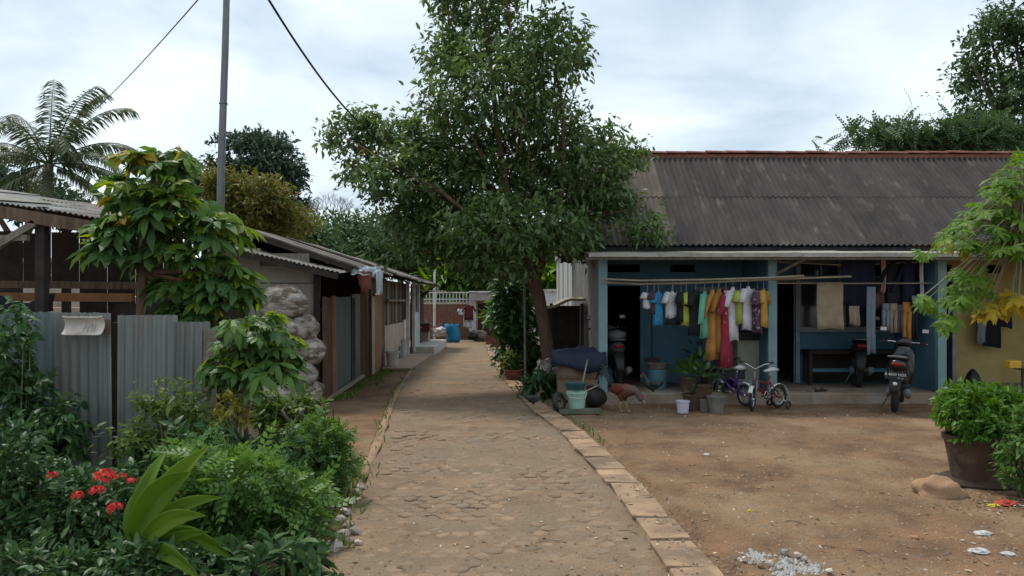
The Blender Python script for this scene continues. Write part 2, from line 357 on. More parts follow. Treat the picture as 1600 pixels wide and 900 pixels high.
# kerb of flat slabs
kerb = tag(MB().b2(0, .01, 3, 3.01, -.2, -.19).build("kerb", m_slab), kind='structure')
b = MB(); ky = [y for y in np.arange(2, 33, .5)]
for sgn in (0, 1): pass
vs = []
for y in ky: x = interp(KERB, y); vs += [(x - .15, y, .006), (x + .15, y, .006)]
b.add(vs, [(2 * i, 2 * i + 1, 2 * i + 3, 2 * i + 2) for i in range(len(ky) - 1)]); tag(b.build("kerb_bed", m_soil, kerb))
y = 2.6
while y < 32.5:
    ln = .56 + random.uniform(-.02, .03); x0, x1 = interp(KERB, y), interp(KERB, y + ln)
    a = math.atan2(x0 - x1, ln); c = ((x0 + x1) / 2 + random.uniform(-.012, .012), y + ln / 2, .022 + random.uniform(-.005, .006))
    p = MB().box((0, 0, 0), (.28 + random.uniform(-.012, .012), ln - .022, .05), jit=.011).build("slab", m_slab, kerb, local=True, bevel=.006)
    p.location = c; p.rotation_euler = (random.uniform(-.012, .012), random.uniform(-.012, .012), a + random.uniform(-.035, .035)); y += ln
# drain edging on the road's left side
drain = MB(); pts = [(-1.31, 7.5), (-1.43, 9), (-1.66, 11.2), (-1.92, 13.75), (-2.2, 17.2), (-2.39, 20.6), (-2.55, 26)]
m_edge = mat("edge_dirt", (.33, .21, .135), (.22, .14, .09), sc=3, rough=.9, bump=.4, bs=30)
q = []
for (xa, ya), (xb, yb) in zip(pts, pts[1:]):
    for k in range(8): t = k / 8; q.append((xa + (xb - xa) * t - .1, ya + (yb - ya) * t, .002 + random.uniform(-.010, .012)))
drain.tube(q, [(.055 + random.uniform(-.012, .012), .028) for _ in q], 8); tag(drain.build("road_edging", m_edge, smooth=True), kind='structure')
# garden bed soil (left)
b = MB(); pr = []
for i, y in enumerate(np.linspace(2.5, 11.2, 40)):
    xe = float(np.interp(y, [2.5, 5.3, 7.6, 9.5, 11.2], [-1.05, -1.27, -1.55, -2.1, -2.75])); pr.append([(x, y, (.12 if x < xe - .12 else .0) + .03 * noise.noise((x * 3, y * 3, 0))) for x in np.linspace(-6, xe, 24)])
b.sheet(np.array(pr), -.1); tag(b.build("garden_bed", m_soil, smooth=True), kind='structure')
# ================================================================== ROW HOUSE (right)
m_blue = mat("blue_paint", (.09, .20, .265), (.072, .165, .225), sc=2.5, rough=.7, bump=.15, bs=20, c3=(.12, .2, .23), sc3=3, lo3=.6, hi3=.75)
m_teal = mat("teal_paint", (.19, .30, .31), (.15, .245, .255), sc=3, rough=.7, bump=.15, bs=20, c3=(.25, .3, .28), sc3=4, lo3=.6, hi3=.72)
m_yel = mat("yellow_paint", (.44, .34, .13), (.36, .27, .10), sc=2, rough=.75, bump=.15, bs=20, c3=(.25, .19, .09), sc3=2.2, lo3=.58, hi3=.75)
m_gwall = mat("grey_render", (.27, .265, .25), (.17, .165, .155), sc=2.2, rough=.9, bump=.3, bs=25, c3=(.10, .095, .085), sc3=1.1, lo3=.5, hi3=.75, stretch=(1, 1, .5))
m_pale = mat("pale_streaked_render", (.50, .51, .50), (.36, .37, .36), sc=2.5, rough=.85, bump=.2, bs=25, stretch=(1.6, 1.6, .25), c3=(.22, .22, .21), sc3=1.6, lo3=.52, hi3=.75)
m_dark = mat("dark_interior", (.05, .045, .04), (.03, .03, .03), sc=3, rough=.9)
m_roof = mat("weathered_roof_sheet", (.066, .059, .056), (.036, .032, .032), sc=3, rough=.9, bump=.25, bs=40, stretch=(1, .35, .35), rnd=.17, c3=(.13, .118, .10), sc3=5, lo3=.57, hi3=.75)
m_roof2 = mat("pale_roof_sheet", (.17, .145, .12), (.095, .08, .068), sc=3, rough=.9, bump=.25, bs=40, stretch=(1, .3, .3), rnd=.1, c3=(.10, .085, .07), sc3=3)
m_ridge = mat("terracotta", (.24, .095, .065), (.15, .06, .045), sc=6, rough=.85, bump=.3, bs=40, rnd=.2)
m_fib = mat("fibre_cement", (.34, .325, .29), (.23, .22, .195), sc=3, rough=.88, bump=.25, bs=50, c3=(.13, .115, .095), sc3=4, lo3=.55, hi3=.75)
m_wood = mat("weathered_wood", (.17, .12, .08), (.09, .062, .042), sc=4, rough=.85, bump=.4, bs=20, stretch=(4, 4, .6), rnd=.15)
m_woodg = mat("grey_wood", (.24, .215, .18), (.14, .122, .10), sc=5, rough=.88, bump=.4, bs=20, stretch=(3, 3, .8), rnd=.15)
m_bamboo = mat("bamboo", (.33, .29, .21), (.22, .19, .13), sc=5, rough=.6, bump=.2, bs=20, stretch=(.5, 3, 3))
m_frame = mat("grey_frame_paint", (.30, .33, .34), (.22, .24, .25), sc=6, rough=.6)
m_glass = mat("window_glass", (.02, .03, .032), (.03, .04, .042), sc=2, rough=.12, bump=0, spec=.5)
def gz(y, h=0): return 2.62 + .80 * (y - 13.9) + h if y < 16.4 else 2.62 + .80 * (2.5) - .78 * (y - 16.4) + h
house = thing("row_house", "long blue and yellow row house under a dark corrugated roof, laundry along its front", "house", (1.42, 13.0, 0))
hb = lambda mb, n, m, **k: mb.build(n, m, house, **k)
hb(MB().b2(1.35, 14, 12.9, 19.1, -.1, .165), "terrace_slab", mat("dusty_concrete", (.30, .235, .175), (.2, .15, .11), sc=3, rough=.9, bump=.3, bs=40, c3=(.30, .29, .26), sc3=1.2), bevel=.01)
f = MB().wall(14.5, 14.62, 1.5, 7.0, .165, 3.0, [(1.69, 2.32, .165, 1.92), (1.67, 2.32, 2.17, 2.31), (2.87, 3.32, 2.17, 2.31), (3.32, 4.1, 1.08, 1.9), (4.4, 5.1, .165, 2.0), (5.19, 6.85, 1.13, 2.0), (5.19, 6.0, 2.06, 2.38), (6.05, 6.85, 2.06, 2.38)])
hb(f, "wall", m_blue)
hb(MB().wall(14.5, 14.62, 7.0, 14, .165, 3.0, [(7.2, 7.97, .165, 2.0), (7.2, 7.97, 2.17, 2.31), (8.47, 8.87, 2.15, 2.3), (10.2, 11.4, 1.1, 2.0)]), "wall", m_yel)
for x, mm, inn in ((1.42, m_gwall, 0), (4.17, m_teal, 1), (6.92, m_teal, 1), (10.2, m_yel, 1), (13.8, m_yel, 0)):
    y1 = 14.5 if inn else 19.0; P = [(13.0, .165), (y1, .165)]
    b = MB(); tp = [13.0, 13.9] + ([14.5] if inn else [16.4, 19.0]); top = [(y, 2.36 if y == 13.0 else 2.44 if y == 13.9 else gz(y, -.06)) for y in tp]
    prof = P + top[::-1]; n = len(prof)
    vs = [(x, y, z) for y, z in prof] + [(x + .115, y, z) for y, z in prof]
    b.add(vs, [tuple(range(n - 1, -1, -1)), tuple(range(n, 2 * n))] + [(i, (i + 1) % n, n + (i + 1) % n, n + i) for i in range(n)])
    hb(b, "partition_wall" if inn else "gable_wall", m_blue if inn else mm)
    if x < 10: hb(MB().b2(x - .012, x + .127, 12.97, 13.07, .165, 2.36), "pilaster", m_teal)
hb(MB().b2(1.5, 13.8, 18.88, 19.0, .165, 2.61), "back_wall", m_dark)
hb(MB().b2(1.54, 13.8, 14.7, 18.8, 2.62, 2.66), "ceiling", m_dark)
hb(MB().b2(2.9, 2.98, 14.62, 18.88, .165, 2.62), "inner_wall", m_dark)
for x0, x1, z0, z1 in ((5.19, 6.85, 1.13, 2.0), (5.19, 6.0, 2.06, 2.38), (6.05, 6.85, 2.06, 2.38), (3.32, 4.1, 1.08, 1.9), (10.2, 11.4, 1.1, 2.0)):
    fr = MB(); t = .045
    fr.b2(x0, x1, 14.48, 14.58, z0, z0 + t); fr.b2(x0, x1, 14.48, 14.58, z1 - t, z1); fr.b2(x0, x0 + t, 14.482, 14.578, z0 + t, z1 - t); fr.b2(x1 - t, x1, 14.482, 14.578, z0 + t, z1 - t)
    mid = (x0 + x1) / 2; fr.b2(mid - .02, mid + .02, 14.484, 14.576, z0 + t, z1 - t); wd = hb(fr, "window", m_frame)
    MB().b2(x0 + t, mid - .02, 14.52, 14.53, z0 + t, z1 - t).build("pane", m_glass, wd); MB().b2(mid + .02, x1 - t, 14.52, 14.53, z0 + t, z1 - t).build("pane", m_glass, wd)
hb(MB().b2(5.1, 6.95, 14.38, 14.5, 1.09, 1.13), "window_sill", m_frame)
for x0, x1, z1 in ((1.69, 2.32, 1.92), (4.4, 5.1, 2.0), (7.2, 7.97, 2.0)):
    fr = MB(); fr.b2(x0 - .05, x0, 14.47, 14.6, .165, z1); fr.b2(x1, x1 + .06, 14.47, 14.6, .165, z1 + .06); fr.b2(x0 - .05, x1, 14.473, 14.597, z1, z1 + .06); hb(fr, "door_frame", m_blue if x0 < 4 else m_frame)
for x0 in (1.69, 4.42, 7.22):        # door leaves standing open inwards
    d = hb(MB().b2(x0, x0 + .04, 14.62, 15.25, .18, 1.9), "door", m_blue); MB().box((x0 + .05, 15.15, 1.05), (.03, .1, .03)).build("handle", m_frame, d)
# roof: single corrugated sheets in two courses, pale ones on the left end
sl = Vector((0, 1, .80)).normalized(); full = 2.5 / sl.y
x = 1.15
while x < 14:
    pale = x < 2.6; wd_ = .84
    for c_, (a, ln) in enumerate(((0, full * .53), (full * .49, full * .52))):
        o = Vector((x, 13.9, 2.62)) + sl * a + Vector((0, -.0, .012 * c_ + random.uniform(0, .006)))
        b = MB().corr(o, (1, random.uniform(-.004, .004), random.uniform(-.004, .004)), sl, wd_ + .05, ln, pitch=.105, amp=.021, t=.006, rows=2)
        hb(b, "roof_sheet", m_roof2 if pale else m_roof)
    x += wd_
bk = MB().corr((1.15, 19.05, 2.62 + .80 * 2.5 - .78 * 2.65), (1, 0, 0), Vector((0, -1, .78)), 13, 3.35, pitch=.21, amp=.02, t=.006, rows=1); hb(bk, "rear_roof", m_roof)
x = 1.1
while x < 14:
    z = 2.62 + .80 * 2.5 + .03 + random.uniform(-.012, .012); P = []
    for i in range(2):
        P.append([(x + i * .43, 16.4 + math.sin(t) * .11, z + math.cos(t) * .06 + .012 * (1 - i)) for t in np.linspace(-1.5, 1.5, 7)])
    hb(MB().sheet(P, .012), "ridge_tile", m_roof2 if x < 2.4 else m_ridge, smooth=False); x += .41
hb(MB().b2(1.16, 14, 16.31, 16.49, 4.50, 4.635), "ridge_mortar", m_ridge)
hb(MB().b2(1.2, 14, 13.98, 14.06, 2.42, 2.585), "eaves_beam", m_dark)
# awning over the terrace
x = 1.2
while x < 13.6:
    b = MB().corr((x, 12.5 + random.uniform(-.02, .02), 2.375 + random.uniform(-.004, .006)), (1, 0, random.uniform(-.006, .006)), (0, 1, .09), .9, 1.5, pitch=.075, amp=.013, t=.006, rows=2)
    hb(b, "awning_sheet", m_fib); x += .86
bx = [1.2 + i * .1 for i in range(126)]
P = [[(x_, 12.47, 2.40 + .008 * noise.noise((x_ * 2, 0, 0))), (x_, 12.46, 2.335 + .012 * noise.noise((x_ * 5, 3, 0)))] for x_ in bx]
hb(MB().sheet(P, -.02), "awning_fascia", m_fib)
hb(MB().bar((1.2, 12.56, 2.325), (13.7, 12.56, 2.325), .05, .06), "awning_beam", m_woodg)
hb(MB().bar((1.2, 13.3, 2.40), (13.7, 13.3, 2.40), .05, .05), "awning_beam", m_woodg)
hb(MB().bar((4.24, 13.03, 2.05), (4.62, 12.6, 2.31), .04), "brace", m_woodg)
hb(MB().bar((5.15, 14.44, .17), (5.15, 14.44, 2.5), .07), "post", m_frame)
hb(MB().bar((5.9, 14.42, 2.0), (5.9, 14.42, 2.5), .05), "post", m_frame)
# annex behind, pale streaked wall
an = thing("annex", "pale streaked side building behind the row house, partly hidden by the leafy tree", "building", (1.45, 19.2, 0))
MB().wall(19.2, 19.32, 1.45, 5, 0, 2.95, []).build("wall", m_pale, an)
MB().b2(1.45, 1.57, 19.32, 26, 0, 2.95).build("side_wall", m_pale, an); MB().b2(1.40, 5, 19.15, 26.05, 2.95, 3.05).build("roof", m_fib, an)
for i in range(3): MB().b2(1.435, 1.45, 20.6 + i * 2, 20.72 + i * 2, 0, 2.95).build("buttress", m_gwall, an)
# ================================================================== LEFT ROW OF SHACKS
m_zinc = mat("weathered_zinc", (.225, .235, .22), (.15, .165, .155), sc=3, rough=.6, bump=.12, bs=15, metal=.25, stretch=(1, 1, .22), rnd=.1, c3=(.17, .15, .125), sc3=2.2, lo3=.52, hi3=.72)
m_zincb = mat("bluish_zinc", (.17, .215, .22), (.115, .15, .155), sc=3, rough=.6, bump=.12, bs=15, metal=.25, stretch=(1, 1, .22), c3=(.15, .13, .11), sc3=2.2, lo3=.55, hi3=.72)
m_rust = mat("rusty_sheet", (.15, .085, .055), (.085, .05, .036), sc=5, rough=.85, bump=.3, bs=25, stretch=(1, 1, .4), c3=(.15, .15, .14), sc3=3, lo3=.55, hi3=.7)
m_shroof = mat("grey_asbestos", (.26, .24, .215), (.16, .145, .13), sc=3, rough=.9, bump=.25, bs=30, rnd=.12, c3=(.075, .066, .058), sc3=2.5, stretch=(1, .4, 1))
m_board = mat("pale_board", (.34, .31, .275), (.26, .235, .205), sc=2, rough=.85, bump=.12, bs=12, c3=(.2, .175, .15), sc3=1.2)
m_door = mat("orange_brown_door", (.32, .155, .075), (.23, .11, .055), sc=3, rough=.75, bump=.2, bs=20, stretch=(1, 1, .4), c3=(.16, .085, .05), sc3=2)
m_cream = mat("cream_wall", (.46, .40, .33), (.36, .305, .25), sc=2.5, rough=.85, bump=.2, bs=20, c3=(.24, .19, .15), sc3=2)
m_white = mat("white_paint", (.62, .62, .60), (.5, .5, .48), sc=4, rough=.7, bump=.1, c3=(.36, .34, .31), sc3=3)
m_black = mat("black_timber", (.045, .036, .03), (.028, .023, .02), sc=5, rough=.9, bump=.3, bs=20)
sh = thing("shack_row", "long low row of wooden shacks left of the lane under a sloping grey roof", "house", (-3.1, 13, 0))
sb = lambda mb, n, m, **k: mb.build(n, m, sh, **k)
# roof sheets: eaves at x=-2.6, ridge at x=-5
rs = Vector((-2.4, 0, .80)).normalized()
y = 13.0
while y < 29:
    z = 2.21 + random.uniform(-.02, .02)
    b = MB().corr((-2.55 + random.uniform(-.05, .04), y, z), (0, 1, random.uniform(-.012, .012)), rs, .95, 2.55, pitch=.105, amp=.018, t=.006, rows=3, sag=-.02)
    sb(b, "roof_sheet", m_shroof); y += .89
for y in np.arange(13.05, 29, 1.3): sb(MB().bar((-2.6, y, 2.17), (-5, y, 2.96), .05, .07), "rafter", m_black)
sb(MB().bar((-3.0, 13, 2.29), (-3.0, 29, 2.29), .07, .07), "purlin", m_black)
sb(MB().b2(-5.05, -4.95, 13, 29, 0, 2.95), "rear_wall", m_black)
# gable end facing the camera, boards with a dark joint
for z0, z1 in ((0, .9), (.905, 1.93), (1.945, 2.22)):
    sb(MB().b2(-4.1, -3.2, 13.0, 13.05, z0, z1), "gable_board", m_board)
sb(MB().b2(-5.0, -4.1, 13.0, 13.05, 0, 2.5), "gable_board", m_board)
sb(MB().b2(-5, -3.3, 13.02, 13.04, 2.225, 2.42), "gable_top_board", m_woodg)
sb(MB().bar((-3.16, 12.98, 0), (-3.16, 12.98, 2.24), .1), "corner_post", m_black)
# lean-to strip of roof in front of the gable
for i in range(3):
    a = Vector((-4.9 + i * .72, 12.45, 2.60 - i * .165)); b = MB().corr(a, Vector((.78, 0, -.175)), (0, 1, .06), .8, .9, pitch=.076, amp=.012, t=.005, rows=2, sag=-.01); sb(b, "lean_to_sheet", m_fib)
sb(MB().bar((-4.95, 12.5, 2.55), (-2.72, 12.5, 2.03), .06, .09), "lean_to_beam", m_black)
# walls along the lane from y=17.2
pan = [(17.25, 17.62, m_woodg, 2.1), (17.64, 18.0, m_cream, 1.75), (18.02, 18.95, m_door, 1.80), (18.97, 19.25, m_rust, 2.1)]
for y0, y1, mm, zt in pan: sb(MB().b2(-3.14, -3.08, y0, y1, 0.02, zt), "door" if mm is m_door else "wall_panel", mm)
for y in np.arange(17.3, 19.2, .24): sb(MB().b2(-3.16, -3.12, y, y + .225, 1.81, 2.16), "board", m_wood)
sb(MB().b2(-3.16, -3.06, 19.25, 22.6, 0, 1.05), "low_wall", m_cream)
for i, y in enumerate(np.arange(19.3, 22.5, .28)): sb(MB().b2(-3.15, -3.09, y, y + .26, 1.06, 2.16), "board", [m_wood, m_black, m_woodg, m_wood, m_black][i % 5])
sb(MB().bar((-3.0, 19.3, 1.66), (-3.0, 23.5, 1.66), .05), "rail", m_woodg)
sb(MB().b2(-3.12, -3.06, 22.6, 23.3, 0, 1.1), "wall_panel", m_white)
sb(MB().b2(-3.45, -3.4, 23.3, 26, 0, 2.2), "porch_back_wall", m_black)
for y, h in ((22.65, 2.2), (24.0, 2.2), (25.2, 2.2)): sb(MB().bar((-2.95, y, .1), (-2.95, y, h), .09), "porch_post", m_white)
sb(MB().b2(-3.0, -2.93, 24.2, 25.15, .1, 1.3), "gate_panel", mat("pale_blue_paint", (.42, .5, .52), (.33, .4, .42), sc=4))
sb(MB().b2(-3.3, -3.2, 26, 29, 0, 2.2), "wall_panel", m_black)
sb(MB().b2(-3.05, -2.35, 18.6, 23.6, -.05, .09), "door_step", mat("worn_step", (.36, .27, .2), (.27, .2, .145), sc=3, bump=.3, c3=(.2, .15, .11), sc3=1.3), bevel=.02)
sb(MB().b2(-3.05, -2.36, 24.3, 28.8, -.05, .26), "porch_floor", mat("porch_concrete", (.5, .47, .42), (.38, .35, .31), sc=3, bump=.2), bevel=.02)
for y in (26.2, 26.8): sb(MB().bar((-3.05, y, 1.75), (-2.62, y + .9, 2.2), .05), "eave_brace", m_black)
sb(MB().corr((-3.2, 25.8, 2.02), (1, .2, -.06), (0, 1, 0), 1.1, 2.6, pitch=.1, amp=.015, t=.006, rows=1), "porch_awning", m_fib)
# zinc fence along the lane
fz = thing("zinc_lane_fence", "rusty and bluish corrugated zinc fence along the lane in front of the shacks", "fence", (-3.08, 13, 0))
y = 13.0
for wd_, mm, zt in ((.62, m_rust, 1.70), (.86, m_zincb, 1.72), (.84, m_zincb, 1.72), (.84, m_zinc, 1.78), (.9, m_rust, 1.86)):
    MB().corr((-3.08 + random.uniform(-.02, .02), y, .05), (0, 1, random.uniform(-.01, .01)), (0, 0, 1), wd_ + .03, zt - .05, pitch=.076, amp=.010, t=.003, rows=3, jag=.008).build("zinc_sheet", mm, fz); y += wd_
m_orange = mat("orange_post", (.34, .19, .12), (.25, .135, .085), sc=5, bump=.3, stretch=(3, 3, .5))
for y, mm, h, t in ((12.97, m_rust, 1.72, .06), (13.66, m_orange, 1.74, .05), (15.4, m_wood, 1.7, .05), (17.15, m_wood, 1.9, .06)):
    MB().bar((-3.03, y, 0), (-3.03 + random.uniform(-.02, .02), y, h), t).build("post", mm, fz)
MB().bar((-3.12, 13, .4), (-3.12, 17.2, .4), .05).build("rail", m_wood, fz); MB().bar((-3.12, 13, 1.5), (-3.12, 17.2, 1.5), .05).build("rail", m_wood, fz)
MB().bar((-2.99, 13.05, .04), (-2.95, 15.9, .16), .07, .05).build("bottom_plank", m_bamboo, fz)
# ================================================================== OPEN SHED (far left)
shed = thing("open_shed", "dark open timber shed behind the zinc fence at the left edge", "shed", (-6.5, 11, 0))
db = lambda mb, n, m, **k: mb.build(n, m, shed, **k)
rd = Vector((1.9, 0, -.30)).normalized()
for j in range(3):
    for i in range(6):
        o = Vector((-10.64, 11 + j * 1.3, 3.575 + j * .10)) + rd * (i * .88) + Vector((0, 0, random.uniform(-.01, .02)))
        db(MB().corr(o, rd + Vector((0, 0, random.uniform(-.02, .02))), (0, 1, .08), .93, 1.4, pitch=.076, amp=.012, t=.004, rows=1), "roof_sheet", [m_fib, m_zinc, m_shroof][(i + j) % 3])
db(MB().bar((-10.5, 10.98, 3.45), (-5.4, 10.98, 2.60), .05, .17), "fascia_beam", m_wood)
db(MB().bar((-10.7, 14.9, 3.62), (-5.4, 14.9, 2.74), .06, .12), "rear_beam", m_black)
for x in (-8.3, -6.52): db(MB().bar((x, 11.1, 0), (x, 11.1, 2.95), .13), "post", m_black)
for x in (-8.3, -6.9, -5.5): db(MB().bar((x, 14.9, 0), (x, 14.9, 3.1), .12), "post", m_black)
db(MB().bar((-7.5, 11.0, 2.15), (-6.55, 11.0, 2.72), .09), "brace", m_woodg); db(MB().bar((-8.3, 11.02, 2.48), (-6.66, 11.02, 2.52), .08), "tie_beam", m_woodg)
for i in range(10): db(MB().b2(-10.6 + i * .52, -10.1 + i * .52 - .01, 14.8, 14.84, 1.95 if i in (3, 4) else .6, (2.9 if i < 6 else 2.4) + .02 * (i % 3)), "wall_board", m_black)  # back wall boards, more added in black to stand in for inner shade
db(MB().bar((-9, 13.4, 1.93), (-5.9, 13.4, 1.9), .07, .12), "shelf_beam", m_wood); db(MB().bar((-9, 13.1, 1.72), (-6.2, 13.1, 1.70), .1, .14), "shelf_beam", mat("orange_timber", (.30, .15, .07), (.2, .1, .05), sc=4))
db(MB().bar((-6.1, 12, 2.45), (-5.6, 11.4, 2.25), .05), "broken_lath", m_black); db(MB().bar((-6.3, 12, 2.5), (-5.75, 11.4, 2.5), .04), "broken_lath", m_black)
for i in range(5): db(MB().b2(-6.4 + i * .42, -6.0 + i * .42, 12.9, 12.95, 0, (1.6, 1.75, 2.1, 2.15, 2.1, 2.1, 2.15)[i]), "shade_board", m_black)  # black boards added to make the shed's interior read as shaded
P = [[(-7.4 + i * .12, 11.25 + .03 * math.sin(i * 1.7 + j), 1.66 - .05 * j + .22 * ((i / 8 - .5) ** 2) - .0 + .05 * math.sin(i)) for j in range(6)] for i in range(9)]
tag(MB().sheet(P, .01).build("cloth", mat("black_cloth", (.02, .022, .03), rough=.95), smooth=True), "black cloth slung between the posts of the open shed", "cloth")
# pale louvred building seen through the shed
lb = thing("pale_building", "pale building with horizontal boards seen through the open shed", "building", (-10, 19, 0))
for i in range(9): MB().b2(-15, -8.6, 19, 19.08, .2 + i * .26, .2 + i * .26 + .24).build("board", m_cream, lb)
MB().b2(-15.2, -8.4, 18.9, 22, 2.56, 2.66).build("roof", m_white, lb)
# white barge board of a roof peeking behind the shed
gb = thing("white_gable", "white gable of a house roof peeking between the shed and the big-leaved tree", "building", (-8.4, 17.5, 0))
MB().add([(-9.5, 17.5, 2.0), (-7.6, 17.5, 2.0), (-7.6, 17.5, 3.3), (-8.6, 17.5, 3.35), (-9.5, 17.5, 2.9), (-9.5, 17.7, 2.0), (-7.6, 17.7, 2.0), (-7.6, 17.7, 3.3), (-8.6, 17.7, 3.35), (-9.5, 17.7, 2.9)], [(0, 1, 2, 3, 4), (9, 8, 7, 6, 5), (0, 5, 6, 1), (1, 6, 7, 2), (2, 7, 8, 3), (3, 8, 9, 4), (4, 9, 5, 0)]).build("gable_wall", m_white, gb)
MB().bar((-9.6, 17.45, 3.0), (-8.3, 17.45, 3.75), .06, .12).build("barge_board", m_white, gb)
# ================================================================== FAR END OF THE LANE
m_brick = mat("brick_courses", (.24, .105, .075), (.15, .07, .05), sc=9, rough=.9, bump=.3, bs=30, stretch=(1, 1, 4), c3=(.32, .21, .16), sc3=6, lo3=.55, hi3=.7)
bw = thing("brick_wall", "red brick boundary wall closing the far end of the lane", "wall", (-2.4, 34, 0))
z = 0; r = 0                                                        # courses with joints
while z < 1.5:
    b = MB(); x = -4.6 + (r % 2) * .14
    while x < -.95:
        b.b2(x, x + .262, 34 + random.uniform(-.012, .008), 34.11, z, z + .085); x += .275
    b.build("brick_course", m_brick, bw); z += .094; r += 1
MB().b2(-4.6, -.95, 34.02, 34.1, 0, 1.5).build("mortar", m_cream, bw); MB().b2(-4.65, -.9, 33.96, 34.14, 1.51, 1.6).build("coping", m_cream, bw)
MB().b2(-1.75, -1.5, 33.9, 34.0, 0, 1.5).build("pier", m_cream, bw)
rf = thing("white_railing", "white picket railing above the far brick wall", "fence", (-2, 36, 0))
for z in (1.72, 2.02): MB().bar((-5.2, 36, z), (.6, 36, z), .05).build("rail", m_white, rf)
for x in np.arange(-5.2, .6, .15): MB().bar((x, 36, .0), (x, 36, 2.06), .035).build("picket", m_white, rf)
fh = thing("small_far_house", "low grey-pink house with white roof edge at the far end of the lane", "house", (0, 33, 0))
MB().wall(33, 33.1, -1.77, 2.6, 0, 1.72, [(-1.42, -.0, .05, 1.55)]).build("wall", mat("pinkish_render", (.40, .33, .31), (.3, .25, .235), sc=2, c3=(.24, .2, .18), sc3=1.5), fh)
MB().b2(-1.77, 2.6, 36, 36.1, 0, 1.72).build("back_wall", m_dark, fh); MB().b2(-1.77, -1.67, 33.1, 36, 0, 1.72).build("side_wall", m_cream, fh); MB().b2(2.5, 2.6, 33.1, 36, 0, 1.72).build("side_wall", m_dark, fh)
MB().b2(-1.9, 2.7, 32.8, 36.2, 1.72, 1.80).build("roof", m_shroof, fh)
P = [[(x, 32.62, 1.99 + .03 * noise.noise((x * 2, 0, 0))), (x, 32.6, 1.66 + .04 * noise.noise((x * 3, 2, 0)))] for x in np.linspace(-1.75, 2.7, 24)]
MB().sheet(P, -.03).build("fascia", mat("grey_fascia", (.34, .31, .29), (.26, .235, .22), sc=3), fh)
MB().b2(-1.76, 2.72, 32.55, 32.72, 2.0, 2.05).build("roof_edge", m_white, fh)
MB().b2(-1.78, -1.48, 32.85, 32.99, 0, 1.66).build("pillar", m_white, fh)
MB().b2(-.5, -.42, 33.3, 33.36, .05, 1.6).build("door_post", m_wood, fh)
wt = thing("white_wall", "bright white low wall right of the far house, seen behind the tree trunk", "wall", (1.6, 31, 0)); MB().b2(.75, 3.2, 31, 31.15, 0, 2.02).build("panel", m_white, wt); MB().b2(.7, 3.25, 30.96, 31.19, 2.02, 2.1).build("coping", m_white, wt)
lp = thing("street_lamp", "white twin-headed lamp post above the far railing", "street lamp", (-3.25, 33.5, 0))
MB().tube([(-3.25, 33.5, 0), (-3.25, 33.5, 3.3)], [.06, .045], 8).build("pole", m_white, lp); MB().bar((-3.52, 33.5, 3.22), (-2.98, 33.5, 3.22), .04).build("arm", m_white, lp)
for x in (-3.55, -2.95): MB().lathe([(.03, .12), (.12, .05), (.13, 0), (.06, -.07)], 10, (x, 33.5, 3.22)).build("lamp_head", m_white, lp, smooth=True)
# ================================================================== VEGETATION
g_tree = leafmat("tree_leaf", (0.0537, 0.1037, 0.0338), (0.149, 0.2138, 0.0696), trans=.33, rough=.4, spec=.5)
g_far = leafmat("far_leaf", (0.0547, 0.103, 0.0446), (0.1063, 0.165, 0.0668), trans=.2, rough=.6)
g_farhaze = leafmat("far_hazy_leaf", (0.0455, 0.0766, 0.0506), (0.0759, 0.1082, 0.0708), trans=.15, rough=.65)  # bluish distance haze put into the leaf colour
g_yel = leafmat("yellowish_leaf", (0.0828, 0.114, 0.0276), (0.1932, 0.18, 0.0414), trans=.3, rough=.55, c3=(.18, .10, .045))
g_bright = leafmat("bright_leaf", (0.0759, 0.168, 0.0202), (0.1518, 0.252, 0.0322), trans=.4, rough=.5)
g_shrub = leafmat("shrub_leaf", (0.0708, 0.161, 0.0382), (0.1515, 0.2562, 0.0628), trans=.3, rough=.45)
g_dkshrub = leafmat("dark_shrub_leaf", (0.0335, 0.081, 0.0298), (0.0783, 0.1458, 0.0497), trans=.22, rough=.42)
g_weed = leafmat("weed_leaf", (0.0759, 0.132, 0.0304), (0.1518, 0.2046, 0.0506), trans=.35, rough=.5, c3=(.18, .2, .07))
g_cass = leafmat("cassava_leaf", (0.069, 0.15, 0.0331), (0.1311, 0.222, 0.046), trans=.32, rough=.48)
g_cassd = leafmat("dark_cassava_leaf", (0.0476, 0.1132, 0.036), (0.0952, 0.1725, 0.0476), trans=.25, rough=.42)
g_casst = leafmat("young_cassava_leaf", (0.138, 0.228, 0.0276), (0.2346, 0.312, 0.046), trans=.4, rough=.5)
g_pap = leafmat("papaya_leaf", (0.0759, 0.168, 0.0202), (0.1449, 0.246, 0.0276), trans=.4, rough=.5)
g_papy = leafmat("yellowed_leaf", (0.345, 0.264, 0.0276), (0.4692, 0.336, 0.0368), trans=.35, rough=.55)
g_ging = leafmat("broad_bright_leaf", (0.12, 0.215, 0.022), (0.2, 0.29, 0.035), trans=.42, rough=.6, spec=.12)
g_palm = leafmat("palm_frond", (0.0483, 0.072, 0.0368), (0.0828, 0.108, 0.046), trans=.2, rough=.5, c3=(.12, .1, .06))
m_bark = mat("brown_bark", (.135, .085, .055), (.075, .05, .036), sc=5, rough=.9, bump=.7, bs=18, stretch=(2, 2, .6), c3=(.20, .125, .04), sc3=1.6, lo3=.56, hi3=.68)
m_gbark = mat("grey_bark", (.13, .115, .09), (.075, .065, .052), sc=6, rough=.9, bump=.5, bs=20, stretch=(2, 2, .5))
m_stem = mat("green_stem", (.16, .18, .08), (.10, .11, .05), sc=6, rough=.6)
T_SM = tmpl_small(.2, .14); T_LF = tmpl_leaf(.2, .18, .06)
